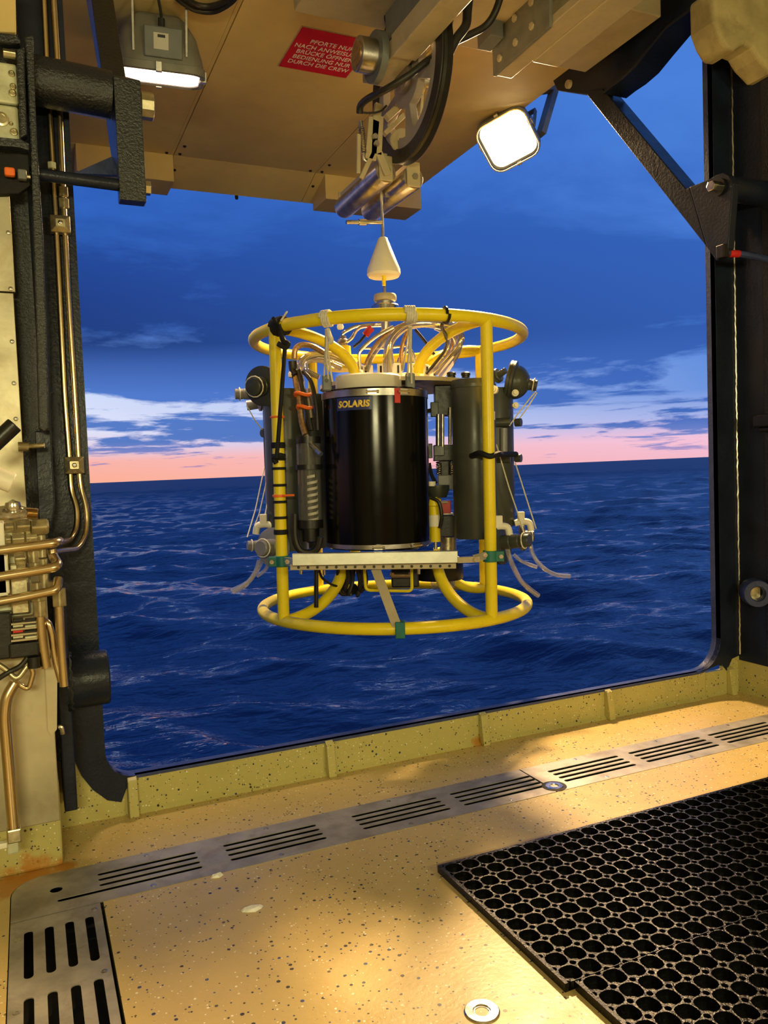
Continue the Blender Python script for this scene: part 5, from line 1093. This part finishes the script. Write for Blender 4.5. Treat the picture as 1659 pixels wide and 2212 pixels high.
for px in (948, 975):
    spring(wu, L(px, 998, lyq-0.02), L(px, 1026, lyq-0.02), 0.016, 0.005, 6, 'steel_bright')
pbox(947, 1026, 981, 1058, lyq-0.04, 0.08, 'pvc_light', 'grey_block'); pcyl(931, 1040, 1050, 0.03, lyq-0.2, 'white_plastic', 'cap')
b = B(); c3 = L(946, 1058, -0.25); lathe(b, [(0, -0.05), (0.055, -0.05), (0.075, 0.0), (0.075, 0.03), (0, 0.03)], 28, c3); obj('sensor_head', b, 'pvc_grey', wu)
b = B(); p, q = L(936, 1074, -0.28), L(941, 1170, -0.28); cyl(b, p, q, 0.034, n=20); lathe(b, [(0.028, 0), (0.046, 0.01), (0.046, 0.05), (0.03, 0.06)], 20, L(938, 1095, -0.28)); obj('yellow_sensor', b, 'yellow', wu)
pcyl(938, 1112, 1137, 0.042, -0.29, 'white_plastic', 'sensor_sleeve', 939); pcyl(941, 1170, 1186, 0.012, -0.28, 'steel', 'sensor_stub')
pbox(950, 1082, 974, 1110, lyq-0.06, 0.08, 'red_tape', 'red_block'); pbox(946, 1082, 968, 1088, lyq-0.09, 0.03, 'beige_steel', 'bracket_plate'); pbox(944, 1108, 980, 1113, lyq-0.08, 0.10, 'steel_bright', 'bracket_plate')
pbox(948, 1113, 986, 1160, lyq-0.06, 0.14, 'black', 'lower_block'); pcyl(968, 1160, 1190, 0.055, lyq-0.02, 'zinc', 'foot_tube'); pbox(924, 958, 934, 990, lyq-0.1, 0.04, 'black', 'side_block')
b = B(); tube(b, [L(930, 1075, -0.32), L(948, 1085, -0.34), L(954, 1115, -0.34), L(950, 1140, -0.32)], 0.012, 8, 5); obj('sensor_cable', b, 'cable_rubber', wu)
b = B(); tube(b, [L(905, 880, -0.1), L(925, 888, -0.1), L(945, 878, -0.1)], 0.014, 8, 5); obj('lead', b, 'cable_rubber', wu)
b = B(); tube(b, [L(927, 1000, -0.1), L(932, 1025, -0.1), L(942, 1045, -0.1)], 0.012, 8, 4); obj('lead', b, 'cable_rubber', wu)

# ---- instruments slung under the lower plate
un = 'instruments under the rosette'
t = thing('sensor_cage', L(878, 1275, -0.2), 'black sensor block in a yellow rod cage under the rosette', 'sensor', un)
p, q = L(846, 1270, -0.2), L(905, 1232, -0.2); b = B(); bb(b, (p.x, -0.2, p.z), (q.x, 0.0, q.z+0.02)); obj('sensor_block', b, 'black', t, smooth=0, bev=0.01)
b = B(); tube(b, round_corners([L(787, 1226, -0.35), L(790, 1275, -0.35), L(890, 1277, -0.35), L(889, 1226, -0.35)], 0.03), 0.010, 8); obj('cage_rod', b, 'yellow', t)
b = B(); tube(b, round_corners([L(848, 1237, -0.3), L(846, 1244, -0.3), L(885, 1244, -0.3), L(887, 1237, -0.3)], 0.01), 0.014, 8); obj('cage_hook', b, 'copper', t)
t = thing('dome_camera', L(960, 1270, -0.2), 'black camera housing with clear dome under the right of the rosette', 'camera', un)
p, q = L(900, 1258, -0.2), L(1002, 1225, -0.2); b = B(); lathe(b, [(0, p.z), (0.16, p.z), (0.165, p.z+0.01), (0.165, q.z+0.02), (0, q.z+0.02)], 32, ((p.x+q.x)/2, -0.05, 0)); obj('camera_housing', b, 'black', t)
b = B(); c4 = L(957, 1256, -0.05); lathe(b, [(0.085*cos(a), -0.075*sin(a)) for a in [pi/2*k/8 for k in range(9)]], 28, c4); obj('dome', b, 'dome_glass', t)
rg = random.Random(5)
for k in range(9):
    x0_ = 730+k*7; pts = [(x0_, 1226, -0.3+0.03*(k % 3)), (x0_+rg.uniform(-6, 6), 1255, -0.3+0.04*(k % 3)), (735+k*6+rg.uniform(-8, 8), 1278+rg.uniform(-6, 8), -0.28), (770+rg.uniform(-10, 14), 1270+rg.uniform(-8, 8), -0.2)]
    rope('black_cable', pts, 0.014, 'cable_rubber', ('leftmost', 'second from left', 'third from left', 'fourth from left', 'middle', 'fourth from right', 'third from right', 'second from right', 'rightmost')[k]+' black cable of the bundle hanging under the drum', 'cable', 'black cable bundle under the drum', 8, 6)
rope('thin_cable', [(688, 1228, -0.55), (696, 1248, -0.5), (715, 1262, -0.4), (735, 1268, -0.3)], 0.008, 'cable_rubber', 'thin black cable looping left of the cable bundle', 'cable', None, 8, 5)
# hose from pump foot etc.
for k, (px, py) in enumerate(((650, 1228), (700, 1230), (905, 1228))):
    b = B(); cyl(b, L(px, py-6, yb+0.07), L(px, py+12, yb+0.07), 0.009, n=8); obj('bolt', b, 'steel_bright', ros)
CUR = Matrix.Identity(4)
# ------------------------------------------------------------------ left side: housings, guide bar, hydraulics
YF = 3.52
b = B(); bb(b, (-1.4, 3.545, 0.0), (0.055, YW, 0.36)); struct('wall_left_plinth', b, 'coaming_paint', smooth=0, bev=0.012)
hs_ = thing('valve_housing', (-0.4, 3.6, 0.2), 'scuffed stainless steel housing standing at the lower left', 'housing')
b = B(); bb(b, (-1.4, YF, 0.20), (0.052, 3.80, 1.30)); obj('lower_panel', b, 'panel_steel', hs_, smooth=0, bev=0.004)
b = B(); prism(b, [ay(x, y, YF-0.012) for x, y in ((98, 1440), (124, 1400), (123, 1575), (112, 1590), (104, 1578))], (0, 0.012, 0)); obj('edge_flap', b, 'panel_steel', hs_, smooth=0)
up = thing('upper_cover', (-0.5, 3.66, 1.3), 'pale stainless cover panels with small screws along the upper left edge', 'cover')
zs_ = ay(30, 632, 3.66).z
for z0, z1, xr in ((1.30, zs_-0.003, -0.004), (zs_+0.003, ay(22, 418, 3.66).z, 0.004)):
    b = B(); bb(b, (-1.4, 3.66, z0), (xr, 3.68, z1)); obj('cover_panel', b, 'panel_steel', up, smooth=0, bev=0.002)
for px, py in ((18, 503), (23, 624), (26, 738), (30, 828), (34, 905)):
    p = ay(px, py, 3.66); b = B(); lathe(b, [(0.009, 0), (0.009, -0.004), (0.005, -0.006), (0, -0.006)], 10, p, (0, 1, 0)); obj('screw', b, 'steel', up)
b = B(); bb(b, (-1.4, 3.80, 0.36), (0.075, YW, 5.0)); struct('wall_left_return', b, 'navy_rough', smooth=0)
# guide bars
def pbar(name, pts, Y, dep, m, label, cat='bar', grp=None, bev=0.006):
    b = B(); prism(b, [ay(x, y, Y) for x, y in pts], (0, dep, 0)); return tag(obj(name, b, m, smooth=0, bev=bev), label, cat, grp)
pbar('guide_bar', [(53, 78), (72, 74), (80, 300), (93, 500), (101, 700), (106, 925), (95, 933), (84, 925), (78, 700), (72, 500), (66, 330), (60, 200)], 3.60, 0.10, 'navy_rough', 'thick blue-black upright guide bar with glossy paint at the left jamb', 'bar', 'guide bars')
pbar('guide_bar', [(35, 105), (52, 100), (59, 290), (44, 298)], 3.56, 0.06, 'navy_rough', 'short dark upright bar beside the pale valve blocks', 'bar', 'guide bars')
pbar('guide_bar', [(76, 930), (110, 930), (119, 1090), (112, 1140), (86, 1150)], 3.74, 0.05, 'navy', 'dark upright plate below the guide bar', 'bar', 'guide bars')
pbar('cross_bar', [(-40, 66), (36, 74), (44, 84), (44, 94), (-40, 88)], 3.55, 0.05, 'navy_rough', 'dark cross bar above the pale valve blocks', 'bar', 'dark cross bars')
pbar('cross_bar', [(-40, 292), (44, 300), (64, 310), (62, 325), (40, 318), (-40, 312)], 3.55, 0.05, 'navy_rough', 'dark cross bar under the pale valve blocks', 'bar', 'dark cross bars')
pbar('upper_plate', [(-60, -40), (33, -40), (35, 70), (-60, 66)], 3.68, 0.03, 'beige_panel', 'tan plate in the top left corner', 'plate')
for k, (x0, y0, x1, y1, lab_) in enumerate(((2, 138, 35, 218, 'upper pale valve block with bolt holes at the left edge'), (-8, 230, 39, 294, 'lower pale valve block with round port at the left edge'))):
    t = thing('valve_block', ay((x0+x1)/2, y1, 3.60), lab_, 'valve', 'pale valve blocks')
    b = B(); p, q = ay(x0-20, y1, 3.60), ay(x1, y0, 3.60); bb(b, (p.x, 3.60, p.z), (q.x, 3.70, q.z)); obj('block', b, 'pale_block', t, smooth=0, bev=0.01)
    for px, py, r in (((25, 160, 0.012), (28, 188, 0.012), (27, 202, 0.014)) if k == 0 else ((3, 258, 0.028), (24, 268, 0.008), (30, 286, 0.014))):
        c = ay(px, py, 3.60); b = B(); lathe(b, [(r, 0.0), (r, -0.008), (r*0.7, -0.010), (r*0.7, -0.004), (0, -0.004)], 16, c, (0, 1, 0)); obj('port', b, 'zinc', t)
b = B(); p = ay(24, 117, 3.58); hexa(b, p+Vector((-0.03, 0, 0)), p+Vector((0.018, 0, 0)), 0.018); tag(obj('brass_fitting', b, 'zinc', smooth=0, bev=0.003), 'brass fitting above the pale valve blocks', 'fitting')
b = B(); p = ay(21, 372, 3.58); box(b, p, (0.04, 0.03, 0.034)); tag(obj('orange_button', b, 'orange', smooth=0, bev=0.008), 'orange push button below the dark cross bar', 'button')
t = thing('switch_knob', ay(50, 378, 3.58), 'grey switch knob right of the orange button', 'switch'); b = B(); p = ay(48, 378, 3.58); box(b, p, (0.034, 0.03, 0.04)); obj('knob', b, 'lamp_box', t, smooth=0, bev=0.006)
b = B(); cyl(b, p+Vector((0.017, 0, -0.005)), p+Vector((0.03, 0, -0.005)), 0.008, n=10); obj('knob_tip', b, 'zinc', t)
pbar('shadow_box', [(-40, 330), (62, 330), (66, 400), (40, 418), (-40, 420)], 3.62, 0.04, 'black_matte', 'black sheet standing in for shade behind the orange button', 'box')  # black slab that paints the shade behind button and knob
# two pipes up the jamb
def pipe(name, pts, r, m, label, cat='pipe', group=None, rad=0.05, n=12):
    P = [ay(*p) if len(p) == 3 else Vector(p) for p in pts]; b = B(); tube(b, round_corners(P, rad), r, n); return tag(obj(name, b, m), label, cat, group)
gp = 'hydraulic pipes at the left jamb'; yp = 3.89
pipe('hydraulic_pipe', [(92, -60, yp), (101, 135, yp), (111, 312, yp), (118, 430, yp), (128, 626, yp), (139, 852, yp), (150, 1000, yp), (153, 1060, yp), (166, 1095, yp-0.02), (166, 1140, yp-0.04), (152, 1166, yp-0.10), (124, 1172, 3.50)], 0.0125, 'gold_pipe', 'left of the two thin brass pipes running up the left jamb', 'pipe', gp, 0.06)
pipe('hydraulic_pipe', [(112, -60, yp), (124, 135, yp), (132, 312, yp), (137, 430, yp), (147, 626, yp), (161, 852, yp), (170, 1000, yp), (173, 1050, yp), (187, 1095, yp-0.02), (188, 1150, yp-0.04), (168, 1186, yp-0.12), (116, 1192, 3.50)], 0.0125, 'gold_pipe', 'right of the two thin brass pipes running up the left jamb', 'pipe', gp, 0.06)
for k, (px, py) in enumerate(((130, 485), (160, 1005))):
    p = ay(px, py, yp-0.02); t = thing('pipe_clamp', p, ('upper' if k == 0 else 'lower')+' square brass clamp over the two jamb pipes', 'clamp', 'pipe clamps')
    b = B(); loft(b, [[p+Vector((sx*0.042*s, dy, sz*0.038*s)) for sx, sz in ((-1, -1), (1, -1), (1, 1), (-1, 1))] for s, dy in ((1.0, 0.03), (1.0, -0.012), (0.45, -0.028))]); obj('clamp_block', b, 'zinc', t, smooth=0, bev=0.003)
    b = B(); lathe(b, [(0.011, 0.02), (0.011, -0.034), (0.006, -0.037), (0, -0.037)], 12, p, (0, 1, 0)); obj('clamp_bolt', b, 'steel_bright', t)
for px, py, r, lab_ in ((137, 415, 0.022, 'upper'), (138, 440, 0.024, 'lower')):
    p = ay(px, py, yp); b = B(); hexa(b, p-Vector((0, 0, 0.022)), p+Vector((0, 0, 0.022)), r); tag(obj('pipe_union', b, 'zinc', smooth=0, bev=0.003), lab_+' hexagonal union nut on the right jamb pipe', 'nut', 'union nuts')
p = ay(112, 358, yp); b = B(); hexa(b, p-Vector((0, 0, 0.014)), p+Vector((0, 0, 0.014)), 0.02); tag(obj('pipe_union', b, 'pale_block', smooth=0, bev=0.003), 'pale union nut on the left jamb pipe', 'nut', 'union nuts')
# thick pipe stub
t = thing('pipe_stub', (0.2, 3.76, 0.6), 'thick dark pipe stub pointing across the opening at the left jamb', 'pipe'); zc = ay(195, 1468, 3.74).z; xe = ay(235, 1468, 3.74).x; xs_ = ay(150, 1468, 3.74).x
b = B(); lathe(b, [(0.118, xs_), (0.121, xs_+0.01), (0.121, xe-0.006), (0.116, xe), (0.10, xe), (0.10, xs_+0.05), (0, xs_+0.05)], 40, (0, 3.76, zc), (1, 0, 0)); obj('stub_wall', b, 'navy', t)
b = B(); tube(b, [Vector((xs_+0.006*sin(9*k), 3.76+0.124*cos(2*pi*k/40), zc+0.124*sin(2*pi*k/40))) for k in range(40)], 0.011, 6, 0, True); obj('weld_ring', b, 'navy_rough', t)
b = B(); bb(b, (0.075, 3.70, 0.16), (xs_+0.002, YW, 1.12)); tag(obj('jamb_web', b, 'navy', smooth=0, bev=0.006), 'dark upright web plate carrying the pipe stub', 'plate')
b = B(); p = ay(126, 1572, 3.60); tube(b, [p, p+Vector((0.012, 0, 0.0)), p+Vector((0.016, 0, -0.03))], 0.01, 8, 3); tag(obj('latch_hook', b, 'zinc'), 'small brass hook on the edge of the steel housing', 'hook')
# handles poking in at the left edge
b = B(); p, q = ay(-30, 975, 3.2), ay(32, 917, 3.2); cyl(b, p, q, 0.030, n=20); o = obj('lever_grip', b, 'black', bev=0.004); tag(o, 'black cylindrical lever grip poking in at the left edge', 'lever')
b = B(); p, q = ay(-40, 1018, 3.1), ay(28, 1044, 3.1); cyl(b, p, q, 0.036, n=20); o = obj('lever_grip', b, 'white_plastic', bev=0.004); tag(o, 'pale grey cylindrical grip below the black lever grip', 'lever')
b = B(); p, q = ay(42, 965, 3.62), ay(96, 962, 3.60); cyl(b, p, q, 0.011, n=12); cyl(b, p-Vector((0.005, 0, 0)), p+Vector((0.035, 0, 0)), 0.020, n=12); tag(obj('latch_pin', b, 'zinc'), 'brass latch pin on a dark boss beside the cover panel', 'pin')

# ---- manifold with unions, bent pipes and valve connector
YM = 3.30
mf = thing('hydraulic_manifold', ay(30, 1400, YM+0.06), 'brass-coloured hydraulic manifold crowded with union nuts at the left edge', 'manifold')
b = B(); p, q = ay(-40, 1340, YM+0.06), ay(60, 1120, YM+0.06); bb(b, (p.x, YM+0.06, p.z), (q.x, YM+0.20, q.z)); obj('manifold_block', b, 'pale_block', mf, smooth=0, bev=0.01)
b = B(); p, q = ay(24, 1330, YM+0.04), ay(60, 1215, YM+0.04); bb(b, (p.x, YM+0.04, p.z), (q.x, YM+0.10, q.z)); obj('valve_body', b, 'zinc', mf, smooth=0, bev=0.008)
def nut(px, py, r, l, axis, Y=YM, m='zinc'):
    p = ay(px, py, Y); d = Vector(axis).normalized(); b = B(); hexa(b, p-d*l/2, p+d*l/2, r); obj('union_nut', b, m, mf, smooth=0, bev=0.004)
for a in ((20, 1138, 0.020, 0.032, (1, 0.1, 0)), (50, 1136, 0.030, 0.048, (1, 0.1, 0)), (84, 1138, 0.034, 0.058, (1, 0.1, 0)), (100, 1137, 0.030, 0.014, (1, 0.1, 0)), (18, 1165, 0.020, 0.022, (1, 0, 0)), (40, 1164, 0.028, 0.044, (1, 0, 0)), (68, 1162, 0.026, 0.04, (1, 0, 0)), (44, 1206, 0.028, 0.04, (1, 0, 0)), (72, 1202, 0.024, 0.05, (0, 0, 1)), (46, 1228, 0.024, 0.034, (1, 0, 0)), (76, 1222, 0.027, 0.03, (0, 0, 1)), (80, 1268, 0.028, 0.04, (0, 0, 1)), (83, 1290, 0.03, 0.03, (0, 0, 1)), (86, 1312, 0.026, 0.07, (0, 0, 1)), (118, 1262, 0.030, 0.03, (0, 0, 1)), (128, 1290, 0.028, 0.07, (0, 0, 1)), (90, 1180, 0.018, 0.09, (0, 0, 1)), (94, 1240, 0.02, 0.12, (0, 0, 1))):
    nut(*a)
for k, (x, y0, y1) in enumerate(((2, 1126, 1290), (9, 1180, 1285))):
    b = B(); p, q = ay(x-14, y1, YM-0.02), ay(x+6, y0, YM-0.02); bb(b, (p.x, YM-0.02, p.z), (q.x, YM+0.02, q.z)); obj('side_cap', b, 'white_plastic', mf, smooth=0, bev=0.006)
# eye bolt on top
t = thing('eye_bolt', ay(40, 1122, YM-0.04), 'bright eye bolt lying across the top of the manifold', 'bolt')
b = B(); c = ay(20, 1108, YM-0.05); tube(b, [c+Vector((0.055*cos(2*pi*k/24), 0.03*sin(2*pi*k/24), 0.012*sin(2*pi*k/24))) for k in range(24)], 0.016, 10, 0, True); lathe(b, [(0.0, -0.018), (0.026, -0.012), (0.03, 0.0), (0.026, 0.018), (0, 0.03)], 18, ay(28, 1096, YM-0.05)); obj('eye', b, 'steel_bright', t)
b = B(); p, q = ay(54, 1108, YM-0.05), ay(82, 1110, YM-0.05); n = 30; prof = []
Ls = (q-p).length
for i in range(n+1): prof.append((0.0215 if i % 2 else 0.0185, Ls*i/n))
lathe(b, [(0, 0)]+prof+[(0, Ls)], 18, p, q-p); obj('thread', b, 'gold_pipe', t)
gl_ = 'bent hydraulic pipes on the manifold'
pipe('bent_pipe', [(-40, 1194, YM-0.07), (60, 1181, YM-0.06), (124, 1172, YM-0.05), (128, 1169, YM+0.10)], 0.0185, 'gold_pipe', 'top one of three gold pipes crossing the manifold', 'pipe', gl_, 0.03)
pipe('bent_pipe', [(-40, 1252, YM-0.07), (60, 1236, YM-0.06), (128, 1224, YM-0.05), (114, 1200, YM+0.03), (112, 1186, YM+0.03)], 0.0185, 'gold_pipe', 'middle one of three gold pipes crossing the manifold', 'pipe', gl_, 0.03)
pipe('bent_pipe', [(-40, 1306, YM-0.07), (50, 1290, YM-0.06), (124, 1274, YM-0.05), (126, 1250, YM-0.02)], 0.0175, 'gold_pipe', 'lowest one of three gold pipes crossing the manifold', 'pipe', gl_, 0.04)
pipe('bent_pipe', [(86, 1320, YM), (90, 1380, YM), (100, 1442, YM)], 0.0175, 'gold_pipe', 'short upright gold pipe below the manifold unions', 'pipe', gl_)
pipe('bent_pipe', [(127, 1300, YM), (131, 1380, YM), (139, 1482, YM)], 0.0165, 'gold_pipe', 'long upright gold pipe nearest the jamb', 'pipe', gl_)
pipe('bent_pipe', [(96, 1340, YM+0.03), (104, 1346, YM+0.02), (112, 1368, YM+0.02), (118, 1420, YM+0.02), (132, 1472, YM+0.01)], 0.0135, 'gold_pipe', 'curved thin gold pipe between the two uprights', 'pipe', gl_, 0.04)
pipe('bent_pipe', [(32, 1475, YM+0.05), (14, 1505, YM+0.04), (9, 1545, YM+0.04), (30, 1800, YM+0.04)], 0.0215, 'gold_pipe', 'long thick brass pipe running down to the deck in front of the housing', 'pipe', gl_, 0.08)
pipe('bent_pipe', [(66, 1440, YM+0.05), (72, 1452, YM+0.05), (62, 1490, YM+0.06), (40, 1478, YM+0.06), (32, 1470, YM+0.05)], 0.010, 'gold_pipe', 'thin looped brass pipe under the black connector', 'pipe', gl_, 0.02)
pipe('thin_hose', [(-10, 1432, YM), (16, 1448, YM), (36, 1470, YM-0.01), (58, 1440, YM)], 0.011, 'zinc', 'tan corrugated hose looping under the manifold', 'hose', None, 0.05)
pipe('thin_hose', [(-10, 1470, YM), (18, 1452, YM-0.01), (45, 1440, YM), (60, 1420, YM)], 0.010, 'cable_rubber', 'dark thin hose crossing the tan corrugated hose', 'hose', None, 0.05)
t = thing('pipe_end_fitting', ay(30, 1850, YM+0.04), 'squared brass end fitting at the foot of the thick pipe', 'fitting')
b = B(); p = ay(31, 1802, YM+0.04); box(b, p, (0.052, 0.05, 0.055)); obj('end_nut', b, 'zinc', t, smooth=0, bev=0.006)
b = B(); p = ay(28, 1828, YM+0.04); box(b, p, (0.042, 0.042, 0.05)); obj('end_body', b, 'pale_block', t, smooth=0, bev=0.008)
b = B(); p = ay(2, 1826, YM+0.04); box(b, p, (0.06, 0.03, 0.022)); obj('end_stub', b, 'white_plastic', t, smooth=0, bev=0.005)
t = thing('valve_connector', ay(50, 1440, YM-0.02), 'black plug connector with terminal strips below the manifold', 'connector')
b = B(); p, q = ay(20, 1425, YM-0.01), ay(84, 1385, YM-0.01); bb(b, (p.x, YM-0.01, p.z), (q.x, YM+0.08, q.z)); obj('plug_body', b, 'black', t, smooth=0, bev=0.008)
b = B(); cyl(b, ay(73, 1418, YM), ay(74, 1442, YM), 0.024, n=14); obj('cable_gland', b, 'black', t)
b = B(); p, q = ay(-30, 1430, YM+0.0), ay(24, 1322, YM+0.0); bb(b, (p.x, YM, p.z), (q.x, YM+0.08, q.z)); obj('coil', b, 'black', t, smooth=0, bev=0.008)
for k, py in enumerate((1340, 1352, 1364, 1376)):
    for x0, x1 in ((28, 50), (54, 80)):
        b = B(); p, q = ay(x0, py+4, YM), ay(x1, py-3, YM); bb(b, (p.x, YM+0.0, p.z), (q.x, YM+0.05, q.z)); obj('terminal', b, 'red_tape' if (k == 2 and x0 == 28) else ('pale_block' if k % 2 else 'black'), t, smooth=0, bev=0.002)
    b = B(); p, q = ay(24, py+7, YM), ay(82, py+4.5, YM); bb(b, (p.x, YM-0.004, p.z), (q.x, YM+0.05, q.z)); obj('terminal_strip', b, 'beige_steel', t, smooth=0)
